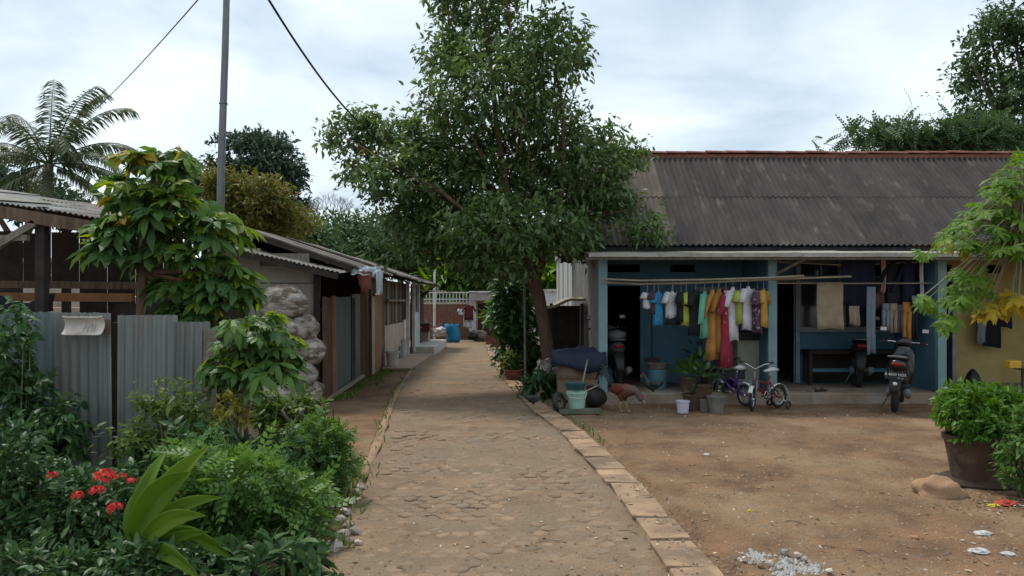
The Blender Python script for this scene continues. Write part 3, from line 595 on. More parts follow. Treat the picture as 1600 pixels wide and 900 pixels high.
def blobs_px(lst, Y, dj=.8, ky=.9):
    k = Y / F; return [((px - 800) * k, Y + random.uniform(-dj, dj), CH + (HZ - py) * k, rx * k, max(rx, ry) * k * ky, ry * k) for px, py, rx, ry in lst]
def limb(mb, a, c, r0, r1, n=7, wob=.06):
    a = Vector(a); c = Vector(c); pts = []
    for i in range(n):
        t = i / (n - 1); p = a.lerp(c, t); 
        if 0 < i < n - 1: p += Vector((random.uniform(-1, 1), random.uniform(-1, 1), random.uniform(-.5, .5))) * wob
        pts.append(p)
    return mb.tube(pts, [r0 + (r1 - r0) * i / (n - 1) for i in range(n)], 7)
def tree(name, label, Y, blobs, leaf, ntw, per, tl, ls, base_px, bark=None, tm=None, group=None, tr=.2, dj=.8, shell=.45, droop=.25, cat="tree", limbs=None, ky=.9):
    k = Y / F; bl = blobs_px(blobs, Y, dj, ky); bx = (base_px - 800) * k; t = thing(name, label, cat, (bx, Y, 0), group=group)
    top = max(bl, key=lambda q: q[2]); mid = Vector((np.mean([q[0] for q in bl]), Y, np.mean([q[2] for q in bl])))
    fork = Vector((bx, Y, 0)).lerp(mid, .62); limb(MB(), (bx, Y, -.1), fork, tr, tr * .7).build("trunk", bark or m_gbark, t, smooth=True)
    for q in bl[:8]: limb(MB(), fork - Vector((0, 0, .1)), (q[0], q[1], q[2] + q[5] * .3), tr * .5, tr * .1).build("limb", bark or m_gbark, t, smooth=True)
    P, A, U, _ = twigs(bl, ntw, per, tl, shell, droop)
    leaf_cloud("crown", leaf, t, tm or T_SM, P, A, U, ls * (.7 + .6 * rng.random(len(P)))); return t
# --- main tree in the middle
k = 14.2 / F; mt = thing("leafy_tree", "large leafy tree leaning beside the lane, brown trunk with ochre patch", "tree", G(862, 606))
def Q(px, py, dy=0): return W(px, py, 14.2 + dy)
tp = [Q(868, 612), Q(862, 585), Q(856, 550), Q(850, 510), Q(842, 465), Q(832, 430), Q(826, 412)]
MB().tube(tp, [.175, .135, .118, .112, .115, .13, .12], 14).build("trunk", m_bark, mt, smooth=True)
for pts, r in (([(828, 420, 0), (806, 360, .1), (790, 290, -.2), (775, 190, 0), (765, 80, .2), (750, 0, .1)], .10), ([(836, 440, 0), (862, 370, -.2), (880, 290, -.3), (880, 180, -.3), (865, 90, 0)], .085),
               ([(812, 380, .1), (750, 350, -.4), (690, 300, -.6), (600, 250, -.4), (540, 215, -.2)], .06), ([(850, 400, 0), (900, 360, .4), (960, 330, .5), (1010, 320, .4)], .05), ([(800, 330, .2), (730, 260, .7), (690, 200, .9), (680, 120, .5)], .05), ([(826, 415, 0), (770, 400, .6), (690, 385, .9)], .04)):
    p = [Q(*q) for q in pts]; MB().tube(p, [r * (1 - .85 * i / (len(p) - 1)) for i in range(len(p))], 8).build("limb", m_bark, mt, smooth=True)
BL = [(770, 60, 80, 62), (735, -25, 75, 55), (820, -30, 55, 40), (690, 90, 34, 42), (868, 95, 50, 62), (890, 75, 28, 30), (770, 165, 108, 78), (690, 225, 95, 62), (600, 200, 62, 34), (540, 205, 50, 38), (560, 260, 44, 38), (625, 285, 62, 48),
      (850, 205, 88, 78), (905, 275, 88, 62), (760, 285, 125, 72), (690, 350, 84, 62), (640, 345, 44, 52), (800, 365, 112, 46), (945, 320, 62, 58), (985, 240, 34, 24), (1000, 360, 38, 26), (735, 405, 70, 36), (880, 375, 62, 42), (950, 380, 50, 26), (640, 395, 36, 26), (780, 420, 60, 22), (960, 210, 30, 34)]
bl = blobs_px(BL, 14.2, .9, .85)
P, A, U, TW = twigs(bl, 5400, 9, .36, .35, .35)
leaf_cloud("crown", g_tree, mt, T_LF, P, A, U, .118 * (.6 + .8 * rng.random(len(P))))
b = MB()
for i in rng.choice(len(TW), 420, replace=False):
    p = Vector(TW[i]); d = (Vector(Q(820, 330)) - p).normalized() * .5 + Vector((0, 0, -.12)); b.tube([p, p + d * .6 + Vector((0, 0, .03)), p + d * 1.3], [.006, .009, .014], 3, False)
b.build("twigs", m_bark, mt)
# --- trees behind
tree("spreading_rain_tree", "tall haze-blue spreading tree with layered crown behind the steel pole", 62, [(385, 220, 50, 9), (425, 232, 40, 8), (345, 256, 30, 9), (430, 262, 50, 10), (375, 268, 40, 10), (390, 292, 60, 11), (455, 292, 30, 9), (430, 320, 50, 14), (370, 330, 60, 26), (455, 345, 24, 26), (465, 275, 18, 6)], g_farhaze, 1700, 10, 1.3, .50, 400, tr=.5, dj=2, shell=.4)
tree("yellowing_tree", "yellow-green tree with reddish leaf tips behind the shack roof", 34, [(395, 295, 44, 22), (360, 310, 40, 30), (420, 320, 44, 26), (455, 350, 34, 26), (380, 345, 60, 30), (340, 285, 22, 20)], g_yel, 900, 9, .7, .26, 400, tr=.2)
for i, (px, lab, lst, Y, lf) in enumerate((
    (540, "dark round tree rising behind the shack roof below the bare twigs", [(545, 355, 50, 26), (590, 365, 46, 34), (520, 385, 60, 34), (580, 405, 60, 34), (480, 365, 40, 26), (610, 400, 40, 40)], 46, g_far),
    (650, "dark dense tree behind the end of the shack roof", [(640, 385, 60, 40), (690, 400, 60, 40), (620, 420, 50, 30), (700, 370, 50, 40)], 44, g_far),
    (470, "dark green tree just above the shack roof beside the yellow-green tree", [(470, 385, 50, 34), (430, 380, 44, 30), (500, 400, 50, 30), (400, 395, 40, 24)], 42, g_far),
    (790, "dark tree behind the trunk of the leafy tree at the lane's end", [(760, 385, 60, 40), (820, 390, 60, 44), (860, 400, 60, 44), (900, 420, 40, 40)], 48, g_far),
    (285, "dark green tree behind the big-leaved tree left of the steel pole", [(290, 300, 40, 40), (320, 335, 46, 36), (250, 330, 40, 34), (340, 350, 30, 30)], 40, g_far),
    (20, "dark tree below the palm at the left edge", [(10, 300, 50, 34), (70, 320, 50, 30), (-40, 290, 50, 50), (120, 335, 40, 20)], 38, g_farhaze))):
    tree("background_tree", lab, Y, lst, lf, 1050, 9, .9, .34, px, group="trees behind the houses", tr=.25, dj=2)
for i, (px, lab, lst) in enumerate(((715, "bright green banana-like clump above the white railing", [(700, 440, 34, 16), (730, 435, 36, 18)]), (775, "bright green bush above the roof of the far house", [(775, 440, 30, 18), (800, 448, 26, 14)]), (885, "bright green bush seen right of the trunk above the white wall", [(880, 440, 40, 22), (850, 445, 26, 14)]))):
    tree("bright_bush", lab, 39, lst, g_bright, 170, 6, 1.2, .95, px, tm=tmpl_leaf(.13, .3, .04), group="bright bushes beyond the railing", tr=.08, dj=.6, cat="bush")
# bare twiggy tree
bt = thing("bare_tree", "leafless grey tree with fine twigs behind the shack roof", "tree", ((515 - 800) / F * 50, 50, 0)); b = MB()
def rec(p, d, ln, r, dep):
    q = p + d * ln; b.tube([p, (p + q) / 2 + Vector((random.uniform(-.05, .05), 0, 0)) * ln, q], [r, r * .85, r * .7], 5, False)
    if dep == 0: return
    for _ in range(3): rec(q, (d + Vector((random.uniform(-.75, .75), random.uniform(-.6, .6), random.uniform(-.1, .45)))).normalized(), ln * random.uniform(.62, .85), r * .6, dep - 1)
rec(W(515, 470, 50) * 1.0, Vector((0, 0, 1)), 3.2, .14, 0); MB().tube([((515 - 800) / F * 50, 50, 0), W(515, 385, 50)], [.16, .1], 6).build("trunk", m_gbark, bt); b = MB()
for px in (500, 515, 530): rec(W(515 + (px - 515) * .3, 388, 50), Vector(((px - 515) * .02, random.uniform(-.3, .3), 1)).normalized(), 1.15, .06, 4)
b.build("branches", mat("pale_twig", (.28, .25, .23), (.2, .18, .165)), bt)
# big tree top right + feathery one
tree("tall_right_tree", "tall dark tree rising behind the row house at the right edge", 24, [(1590, 40, 50, 34), (1560, 60, 46, 26), (1570, 110, 62, 26), (1520, 100, 28, 10), (1610, 150, 70, 50), (1560, 165, 44, 34), (1550, 205, 60, 30), (1620, 215, 60, 40), (1650, 60, 70, 70), (1690, 160, 80, 80), (1590, 10, 20, 22)], g_far, 1500, 10, .6, .21, 1640, tr=.28, dj=1.2, shell=.35)
tree("feathery_tree", "feathery-leaved tree with drooping sprays above the row house ridge", 21, [(1500, 215, 56, 20), (1440, 218, 36, 14), (1400, 222, 44, 12), (1345, 216, 22, 9), (1540, 225, 60, 26), (1370, 205, 14, 7), (1395, 196, 8, 8), (1470, 200, 14, 10), (1280, 229, 8, 4)], g_far, 420, 4, .5, .48, 1560, tm=tmpl_pinnate(7, .07, .2, .3), tr=.12, dj=.8, shell=.2)
# coconut palm: every frond its own part
pc = W(76, 256, 30); pm = thing("coconut_palm", "coconut palm with ragged fronds at the left edge", "palm tree", (pc.x - .3, 30, 0))
MB().tube([(pc.x - .3, 30, -.1), (pc.x - .15, 30, 3.5), (pc.x, 30, pc.z)], [.24, .19, .17], 10).build("trunk", m_gbark, pm, smooth=True)
def frond(name, base, az, el, ln, droop, m, par, nl=46, lw=.030, ll=.62, tip=1.0):
    d = Vector((math.cos(az) * math.cos(el), math.sin(az) * math.cos(el), math.sin(el))); pts = []; p = Vector(base)
    for i in range(13):
        pts.append(p.copy()); d = (d + Vector((0, 0, -droop / 12 * (i / 6)))).normalized(); p += d * ln / 12
    mb = MB(); mb.tube(pts, [.035 * (1 - i / 13.5) for i in range(13)], 5)
    for i in range(nl):
        t = .12 + .88 * i / nl; a = t * 12; j = min(int(a), 11); q = pts[j].lerp(pts[j + 1], a - j); dd = (pts[j + 1] - pts[j]).normalized(); s_ = dd.cross(Vector((0, 0, 1)))
        s_ = s_.normalized() if s_.length > .05 else Vector((math.sin(az), -math.cos(az), 0)); l_ = ll * (1 - .55 * abs(t - .45)) * random.uniform(.8, 1.1)
        for sg in (-1, 1):
            if random.random() < .06: continue
            o = (s_ * sg * .75 + dd * .55 + Vector((0, 0, -.35 - random.uniform(0, .5)))).normalized(); e1 = q + o * l_ * .5 + Vector((0, 0, .02)); e2 = q + o * l_ + Vector((0, 0, -.16 * ll)); wv = dd * lw
            mb.add([q - wv * .4, q + wv * .4, e1 + wv, e1 - wv, e2], [(0, 1, 2, 3), (3, 2, 4)])
    return mb.build(name, m, par)
for i, (az, el, ln, dr) in enumerate([(.15, .95, 3.0, 1.2), (.5, .62, 3.0, 1.6), (-.3, .32, 3.1, 1.7), (.1, .05, 3.0, 1.5), (.9, 1.15, 2.9, .9), (2.0, 1.2, 3.2, .7), (2.6, .95, 3.1, 1.3), (3.0, .55, 3.1, 1.6), (3.4, .25, 3.0, 1.6), (-.2, -.3, 2.7, 1.2), (3.3, -.25, 2.7, 1.2), (4.7, .7, 2.8, 1.6), (4.4, .2, 2.8, 1.4), (5.4, .5, 2.9, 1.6), (1.6, .5, 2.8, 1.6), (2.3, .1, 2.8, 1.5), (5.2, -.4, 2.4, .9), (3.9, -.5, 2.4, .9), (5.8, 1.0, 3.1, 1.1)]):
    frond("frond", pc, az, el, ln * 1.3, dr * 1.05, g_palm, pm, nl=64, lw=.034, ll=.75)
# --- plants with large palmate leaves: each leaf a part, a few meshes shared
def leaf_meshes(m, angs, lens, n=4, wd=.16, dr=.28, petiole=0):
    o = []
    for _ in range(n):
        v, f = tmpl_lobed([a * random.uniform(.94, 1.06) for a in angs], [l_ * random.uniform(.88, 1.1) for l_ in lens], wd, dr * random.uniform(.7, 1.3))
        me = bpy.data.meshes.new("leaf"); me.from_pydata([tuple(p) for p in v], [], [tuple(map(int, t)) for t in f]); me.materials.append(m); me.update(); o.append(me)
    return o
A7 = [-2.2, -1.45, -.72, 0, .72, 1.45, 2.2]; L7 = [.5, .78, .95, 1, .95, .78, .5]
A5 = [-1.3, -.65, 0, .65, 1.3]; L5 = [.65, .92, 1, .92, .65]
def place_leaf(meshes, par, pos, ax, up, sc, name="leaf"):
    x = Vector(ax).normalized(); y = Vector(up).cross(x).normalized(); z = x.cross(y); M_ = Matrix((x, y, z)).transposed().to_4x4()
    o = link(name, random.choice(meshes), par); o.matrix_basis = Matrix.Translation(Vector(pos) - wloc(par)) @ M_ @ Matrix.Scale(sc, 4); return o
def palmate_plant(name, label, base, top, crown, sets, n, ls, cat="plant", stem_r=.035, stem_m=None, nst=4, droop=.36, group=None):
    """crown: list of (centre, radii); leaves sit on shells facing out and up, petioles back to the stems"""
    t = thing(name, label, cat, base, group=group); base = Vector(base); top = Vector(top)
    limb(MB(), base - Vector((0, 0, .05)), top, stem_r, stem_r * .7, 6, .02).build("stem", stem_m or m_gbark, t, smooth=True); pet = MB()
    tips = []
    for c, r in crown:
        c = Vector(c); q = c + Vector((0, 0, r[2] * .25)); limb(MB(), top - (top - base) * .12, q, stem_r * .55, stem_r * .3, 5, .03).build("branch", stem_m or m_stem, t, smooth=True); tips.append((c, r, q))
    for i in range(n):
        c, r, q = tips[i % len(tips)]; d = Vector(rdir(1)[0]); 
        if d.z < -.45: d.z = -d.z
        p = c + Vector((d.x * r[0], d.y * r[1], d.z * r[2])) * (random.uniform(.3, 1.12))
        ax = Vector((d.x, d.y, 0)) * .9 + Vector((0, 0, -droop * random.uniform(.4, 1.4))) + Vector(rdir(1)[0]) * .4; up = Vector((d.x * .4, d.y * .4, .9)) + Vector(rdir(1)[0]) * .45
        ms = sets[0]
        for frac, mm in sets[1:]:
            if random.random() < frac and d.z > .1: ms = mm
        place_leaf(ms, t, p, ax, up, ls * random.uniform(.5, 1.2)); m_ = (p + q) / 2 + Vector((0, 0, .04)); pet.tube([q, m_, p], [.007, .006, .004], 3, False)
    pet.build("petioles", m_stem, t); return t
lm_big = leaf_meshes(g_cassd, A7, L7, 5, .165, .35); lm_top = leaf_meshes(g_casst, A7, L7, 3, .165, .35); lm_mid = leaf_meshes(g_cass, A7, L7, 5, .165, .35)
WB = lambda px, py, Y, rx, ry, rz=None: (W(px, py, Y), (rx * Y / F, rx * Y / F * .9, ry * Y / F))
lm_py = leaf_meshes(g_papy, A7, L7, 3, .17, .5)
palmate_plant("rubber_cassava_tree", "big-leaved cassava tree standing behind the near zinc fence", ((215 - 800) / F * 9, 9, 0), W(222, 385, 9),
    [WB(240, 262, 9, 62, 34), WB(200, 318, 9, 66, 46), WB(275, 325, 9, 70, 55), WB(330, 375, 9, 48, 50), WB(250, 400, 9, 70, 55), WB(345, 440, 9, 40, 45), WB(290, 455, 9.1, 60, 44), WB(168, 385, 8.8, 26, 55), WB(365, 465, 9.1, 34, 40), WB(300, 490, 9.1, 50, 26), WB(240, 350, 8.9, 40, 30)],
    [lm_big, (.55, lm_mid), (.3, lm_top), (.05, lm_py)], 350, .285, cat="tree", stem_r=.075, stem_m=m_bark)
lm_s = leaf_meshes(g_cass, A7, L7, 5, .165, .4); lm_sd = leaf_meshes(g_cassd, A7, L7, 4, .165, .4); lm_st = leaf_meshes(g_casst, A7, L7, 3, .2, .3)
palmate_plant("young_cassava", "young cassava with pale top leaves growing in front of the stacked sacks", W(385, 790, 6.2) * 1.0, W(388, 560, 6.2),
    [WB(395, 520, 6.2, 55, 30), WB(375, 560, 6.2, 60, 45), WB(410, 590, 6.2, 58, 42), WB(350, 590, 6.1, 36, 36), WB(440, 560, 6.3, 30, 40)], [lm_sd, (.6, lm_s), (.2, lm_st)], 165, .15, stem_r=.022)
for o in [o for o in bpy.data.objects if o.name.startswith("young_cassava")]: o.location.z = o.location.z
lm_p = leaf_meshes(g_pap, A7, [.5, .85, .95, 1.05, .95, .85, .5], 5, .13, .3)
pp = thing("papaya_plant", "papaya plant leaning in from the right edge, green leaves above yellowed drooping ones", "tree", (5.15, 7.4, 0))
top = W(1600, 372, 7.4); limb(MB(), (5.15, 7.4, -.05), top, .07, .045, 7, .01).build("stem", m_stem, pp, smooth=True); pet = MB(); st = W(1586, 400, 7.35); MB().tube([st, W(1588, 440, 7.3), W(1584, 478, 7.3)], [.008, .009, .006], 5).build("hanging_stalk", m_stem, pp)
for i in range(235):
    px = random.triangular(1455, 1680, 1590); lo = 392 - max(0, px - 1470) * .25; hi = min(lo, 385 - (px - 1455) * 1.05); py = random.uniform(max(238, hi), 395); Y = 7.4 + random.uniform(-.55, .55)
    p = W(px, py, Y); d = (p - top); d.z *= .3; q = top + Vector((0, 0, random.uniform(0, .45)))
    place_leaf(lm_p, pp, p, d.normalized() + Vector((0, 0, -.45)), Vector((0, 0, 1)) + Vector(rdir(1)[0]) * .4, random.uniform(.10, .18)); pet.tube([q, (p + q) / 2 + Vector((0, 0, .06)), p], [.005, .004, .003], 4, False)
for (px, py, n, sp, ms, s0) in ((1492, 452, 1, 6, lm_p, .17), (1460, 470, 5, 22, lm_p, .16), (1505, 462, 7, 26, lm_p, .17), (1530, 450, 5, 22, lm_p, .16), (1480, 505, 4, 16, lm_p, .15), (1448, 478, 2, 10, lm_p, .13), (1520, 428, 4, 20, lm_p, .16), (1565, 478, 8, 26, lm_py, .16), (1590, 470, 6, 20, lm_py, .17), (1535, 490, 3, 10, lm_py, .14), (1500, 425, 3, 10, lm_p, .14), (1380 + 70, 398, 3, 14, lm_p, .12), (1500, 390, 4, 22, lm_py, .13)):
    for _ in range(n + n // 2):
        p = W(px + random.uniform(-sp, sp), py + random.uniform(-sp, sp) * .5, 7.3 + random.uniform(-.25, .25)); d = p - top
        place_leaf(ms, pp, p, Vector((d.x, d.y, 0)).normalized() + Vector((0, 0, -.6)), Vector((-.2, -.5, .8)) + Vector(rdir(1)[0]) * .4, s0 * random.uniform(.55, .95), "yellow_leaf" if ms is lm_py else "leaf")
        pet.tube([top, (p + top) / 2 + Vector((0, 0, .12)), p], [.005, .004, .003], 4, False) if random.random() < .3 else None
pet.build("petioles", mat("pale_petiole", (.27, .25, .17), (.2, .18, .11)), pp)
# --- shrubs and low plants
def shrub(name, label, Y, blobs, leaf, ntw, per, tl, ls, base_px, tm=None, group=None, dj=.12, shell=.35, droop=.2, nst=5, cat="shrub", z0=0, ky=.9, stem=None, loc=None):
    bl = blobs_px(blobs, Y, dj, ky); bx = (base_px - 800) / F * Y; t = thing(name, label, cat, (bx, Y, z0), group=group); st = MB()
    P, A, U, TW = twigs(bl, int(ntw * 1.15), per, tl, shell, droop, lowcut=-.6); base = Vector((bx, Y, z0 - .02))
    for q in TW[rng.choice(len(TW), min(len(TW), nst * 5), replace=False)]:
        q = Vector(q); m_ = base.lerp(q, .5) + Vector((random.uniform(-.04, .04), random.uniform(-.04, .04), .05)); st.tube([base + Vector((random.uniform(-.04, .04), random.uniform(-.04, .04), 0)), m_, q], [.012, .008, .004], 4, False)
    st.build("stems", stem or m_stem, t); leaf_cloud("foliage", leaf, t, tm or T_LF, P, A, U, ls * (.6 + .7 * rng.random(len(P)))); return t
T_PIN = tmpl_pinnate(5, .1, .34, .25)
ix = shrub("ixora_bush", "dark bush with red flower clusters in the front left corner", 4.75, [(60, 790, 90, 60), (150, 800, 80, 60), (30, 720, 50, 60), (110, 850, 120, 55), (215, 850, 60, 50), (-20, 820, 60, 90)], g_dkshrub, 750, 8, .12, .062, 110, tm=tmpl_leaf(.2, .15, .08), stem=m_gbark)
m_red = leafmat("red_petal", (0.62, 0.03, 0.03), (0.75, 0.07, 0.05), trans=.2, rough=.5)
for px, py, r in ((163, 746, 16), (152, 768, 11), (121, 775, 9), (180, 795, 12), (205, 752, 7), (82, 744, 8), (190, 745, 7), (275, 770, 4)):
    c = W(px, py, 4.45); n = 46; d = rdir(n); d[:, 2] = np.abs(d[:, 2]); rr = r * 4.45 / F
    leaf_cloud("flower_cluster", m_red, ix, tmpl_small(.3, .05), np.array(c) + d * rr * np.array([1, 1, .7]), norm(np.cross(d, rdir(n))), d, rr * .62)
shrub("fence_vine", "dark leafy vine climbing the zinc fence at the left edge", 6.2, [(20, 520, 22, 40), (10, 590, 30, 50), (45, 650, 40, 46), (20, 690, 50, 44), (110, 660, 20, 40), (85, 700, 40, 30)], g_dkshrub, 230, 7, .16, .10, 40, tm=T_LF, droop=.6, dj=.08)
shrub("tall_weeds", "tall thin weeds with yellowish tips growing against the zinc fence", 6.15, [(285, 640, 40, 34), (250, 690, 50, 40), (300, 690, 50, 44), (215, 700, 34, 34), (240, 640, 18, 26)], g_weed, 230, 8, .2, .075, 265, tm=tmpl_leaf(.16, .2, .05), dj=.1)
shrub("yellow_croton", "yellow-mottled leafy shrub under the young cassava", 6.0, [(362, 640, 24, 28), (350, 668, 22, 16)], leafmat("mottled_leaf", (0.276, 0.264, 0.046), (0.414, 0.36, 0.0828), trans=.3, rough=.5), 60, 8, .08, .05, 360)
shrub("cut_leaf_bush", "low bush of finely cut green leaves in the middle of the left bed", 5.3, [(360, 745, 80, 44), (430, 790, 70, 48), (340, 800, 60, 50), (470, 820, 44, 46), (400, 840, 80, 40), (300, 740, 40, 40)], g_shrub, 300, 4, .16, .15, 410, tm=T_PIN, dj=.15)
shrub("dark_leaf_clump", "dark low leaves along the bottom edge of the left bed", 4.55, [(420, 880, 90, 30), (320, 895, 80, 40), (470, 900, 60, 26), (250, 905, 90, 40)], g_dkshrub, 140, 5, .14, .12, 380, dj=.1)
shrub("edge_bush", "bushy green plant overhanging the lane edge of the bed", 6.7, [(490, 690, 40, 34), (520, 730, 34, 36), (465, 730, 36, 36), (535, 700, 20, 24), (500, 770, 30, 26)], g_shrub, 240, 6, .13, .095, 500, tm=T_PIN, dj=.15)
shrub("bright_weeds", "bright green weeds behind the pruned stump near the sacks", 7.6, [(470, 645, 34, 26), (440, 660, 34, 30), (490, 660, 26, 20), (420, 640, 26, 30)], g_weed, 170, 7, .14, .085, 460, dj=.15)
shrub("bed_undergrowth", "dark undergrowth filling the bed behind the cut-leaf bush", 5.9, [(330, 700, 60, 40), (420, 720, 60, 40), (250, 760, 70, 44), (380, 760, 70, 50), (300, 800, 80, 40)], g_dkshrub, 330, 7, .13, .085, 340, dj=.3)
# pruned stump and red twigs
ps = thing("pruned_stump", "pruned forked stump standing in the left bed", "stump", (-2.0, 6.9, 0)); b = MB(); a = W(450, 760, 6.9); limb(b, a, W(458, 660, 6.9), .03, .026, 5, .01); limb(b, W(457, 668, 6.9), W(440, 640, 6.9), .018, .012, 4, .01); limb(b, W(458, 664, 6.9), W(475, 640, 6.9), .018, .012, 4, .01); b.build("trunk", m_gbark, ps, smooth=True)
b = MB()
for px, py in ((520, 640), (513, 655), (528, 668), (505, 662)): b.tube([W(522, 720, 6.8), W((px + 522) / 2 + 3, (py + 720) / 2, 6.8), W(px, py, 6.8)], [.007, .006, .004], 4)
tag(b.build("red_twigs", mat("red_twig", (.14, .05, .04))), "bare reddish twigs sticking up at the lane edge of the bed", "twigs")
# broad bright leaves of a ginger-like plant: each leaf a part
gp = thing("ginger_plant", "broad bright green strap leaves fanning out in front of the red flowers", "plant", W(212, 880, 4.3))
def strap(base, tip, wd, sag, m, dy=0, n=18):
    a = Vector(base); c = Vector(tip); d = c - a; s_ = d.cross(Vector((0, -1, .25))).normalized(); P = []
    for i in range(n):
        t = i / (n - 1); p = a + d * t + Vector((0, dy * math.sin(PI * t), sag * math.sin(PI * t * .9))); w_ = wd * math.sin(PI * min(1, t ** .85)) ** .85 + .004 * (1 - t); ph = bx * .7
        P.append([p + s_ * (w_ * u * (1 + .10 * noise.noise((t * 7, u * 2, ph)))) + Vector((0, -.55 * w_ * abs(u) + .10 * w_ * math.sin(11 * t + u * 2.5 + ph) + .035 * w_ * math.cos(abs(u) * 19), .15 * w_ * abs(u) - .06 * t * t * t)) for u in np.linspace(-1, 1, 13)])
    return MB().sheet(P, .0015).build("leaf", m, gp, smooth=True)
for bx, by, tx, ty, wd, sg, dY in ((208, 850, 328, 682, 25, .03, .15), (205, 840, 300, 722, 33, .03, -.1), (212, 845, 350, 765, 18, .05, .2), (212, 858, 322, 792, 22, .05, -.2), (220, 870, 330, 816, 13, .02, 0), (222, 858, 368, 868, 24, .10, .1), (215, 862, 318, 899, 18, .07, -.35), (205, 850, 218, 745, 16, .0, .2), (200, 850, 262, 690, 18, .03, .35), (212, 870, 270, 930, 14, .04, -.3)):
    s_ = 4.3 / F; strap(W(bx, by, 4.3), W(tx, ty, 4.3 + dY), wd * s_ * .68, sg, g_ging, dy=-.03)
shrub('ground_cover', 'dark low leaves hiding the stalks of the broad bright strap leaves', 4.15, [(200, 872, 62, 22), (130, 885, 60, 24), (260, 888, 50, 22), (60, 880, 60, 30)], g_dkshrub, 170, 6, .1, .07, 190, dj=.05)
b = MB(); b.tube([W(210, 930, 4.3), W(209, 850, 4.3)], [.03, .018], 6); b.build("stalk", m_stem, gp)
# potted shrub right
shrub("round_shrub", "dense round green shrub growing in the big clay pot on the right", 7.3, [(1500, 640, 44, 36), (1540, 630, 52, 30), (1575, 650, 50, 40), (1520, 665, 55, 36), (1600, 670, 40, 50)], g_bright if False else leafmat("shiny_leaf", (0.0683, 0.1716, 0.0253), (0.1366, 0.264, 0.0405), trans=.32, rough=.4), 620, 8, .1, .068, 1530, z0=.42, tm=tmpl_leaf(.21, .15, .08), stem=m_gbark)
shrub("dark_potted_bush", "darker leafy bush beside the clay pot at the right edge", 6.7, [(1590, 700, 34, 50), (1610, 660, 40, 40), (1585, 740, 26, 30)], g_shrub, 260, 7, .1, .062, 1600)
# shrubs around the main tree
shrub("tall_dark_shrub", "tall dark narrow shrub left of the leafy tree's trunk", 17.5, [(800, 450, 26, 30), (808, 500, 34, 45), (812, 550, 36, 45), (830, 590, 34, 24), (790, 480, 22, 24)], g_dkshrub, 420, 8, .3, .17, 812, dj=.25, droop=.5)
shrub("lane_weeds", "small green weeds beside the kerb in front of the tall dark shrub", 16.6, [(795, 562, 13, 9), (800, 572, 13, 6)], g_weed, 40, 7, .2, .12, 796)
shrub("trunk_plants", "low dark strap-leaved plants around the foot of the leafy tree", 13.6, [(845, 605, 24, 20), (830, 612, 14, 14), (870, 618, 22, 14)], g_dkshrub, 90, 7, .22, .20, 850, tm=tmpl_leaf(.1, .35, .04))
shrub("gate_plant", "leafy plant with arching leaves beside the far house door", 30, [(782, 488, 16, 18), (770, 500, 12, 12)], g_shrub, 60, 7, .4, .3, 780)
# weeds at the foot of the fence and along edges
P = []
for _ in range(1500):
    y = random.uniform(13.2, 18.6)
    if noise.noise((y * 1.6, 0, 0)) < random.uniform(-.4, .4): continue
    P.append((-3.0 + abs(random.gauss(0, .17)), y, .0))
for _ in range(160): y = random.uniform(5.2, 8); P.append((float(np.interp(y, [5.3, 7.6], [-1.22, -1.5])) + abs(random.gauss(0, .08)), y, .01))
for _ in range(260): y = random.uniform(9, 24); P.append((interp(KERB, y) + .2 + abs(random.gauss(0, .06)), y, .0))
for _ in range(160): y = random.uniform(8.5, 20); P.append((interp(ROADL, y) - .12 + random.gauss(0, .05), y, .02))
P = np.array(P); n = len(P); ax = norm(rng.normal(size=(n, 3)) * .55 + np.array([0, 0, 1.0]))
tag(leaf_cloud("weeds", g_weed, None, tmpl_leaf(.09, .25, .03), P, ax, norm(rdir(n) + np.array([0, -.6, 0])), .035 + .08 * rng.random(n)), "short weeds at the foot of the lane fence and kerb", "weeds", kind='stuff')
# ================================================================== OBJECTS
# --- near zinc fence, each sheet a part
nf = thing("near_zinc_fence", "grey weathered zinc sheet fence closest to the viewer behind the left bed", "fence", (-3.2, 6.6, 0))
for x, wd_, zt, mm, dy, tilt in ((-6.5, .8, 1.53, m_zincb, 0, 0), (-5.72, .8, 1.55, m_zincb, .02, .004), (-4.95, .78, 1.53, m_zincb, 0, 0), (-4.19, .40, 1.535, m_zincb, .01, .006), (-3.75, .47, 1.535, m_zinc, -.02, -.01), (-3.26, .49, 1.51, m_zinc, .01, .004), (-2.80, .30, 1.455, m_zinc, -.015, .01)):
    MB().corr((x, 6.6 + dy, .02), (1, random.uniform(-.02, .02), tilt), (tilt, 0, 1), wd_, zt, pitch=.076, amp=.009, t=.003, rows=5, trap=True, sag=.012, jag=.004).build("zinc_sheet", mm, nf)
for x, h in ((-3.775, 1.5), (-3.275, 1.47), (-2.45, 1.38), (-5.0, 1.5)): MB().bar((x, 6.69, 0), (x + .01, 6.69, h), .11).build("post", m_black, nf)  # posts made black and set behind the sheet gaps to stand in for shade
MB().b2(-2.53, -2.43, 6.56, 6.585, .3, 1.42).build("end_board", m_woodg, nf)
for z in (.45, 1.25): MB().bar((-6.5, 6.66, z), (-2.45, 6.66, z - .02), .04).build("rail", m_wood, nf)
m_wht = mat("dirty_white_tin", (.62, .56, .51), (.5, .44, .40), sc=7, rough=.7, bump=.1, c3=(.32, .24, .2), sc3=6, lo3=.58, hi3=.7)
s_ = 6.5 / F; c = W(136, 510, 6.5); tray = thing("tin_tray", "dirty white folded tin piece with dark scrawl hung on the near zinc fence", "tin sheet", c)
P = [[c + Vector((x * s_, -.03 - .05 * u * u + .01 * math.sin(x * .2), -14 * s_ * (u - .15) + (.006 if abs(x) > 28 else 0))) for u in np.linspace(-.95, 1.1, 8)] for x in np.linspace(-31, 31, 12)]
MB().sheet(P, .006).build("tin", m_wht, tray)
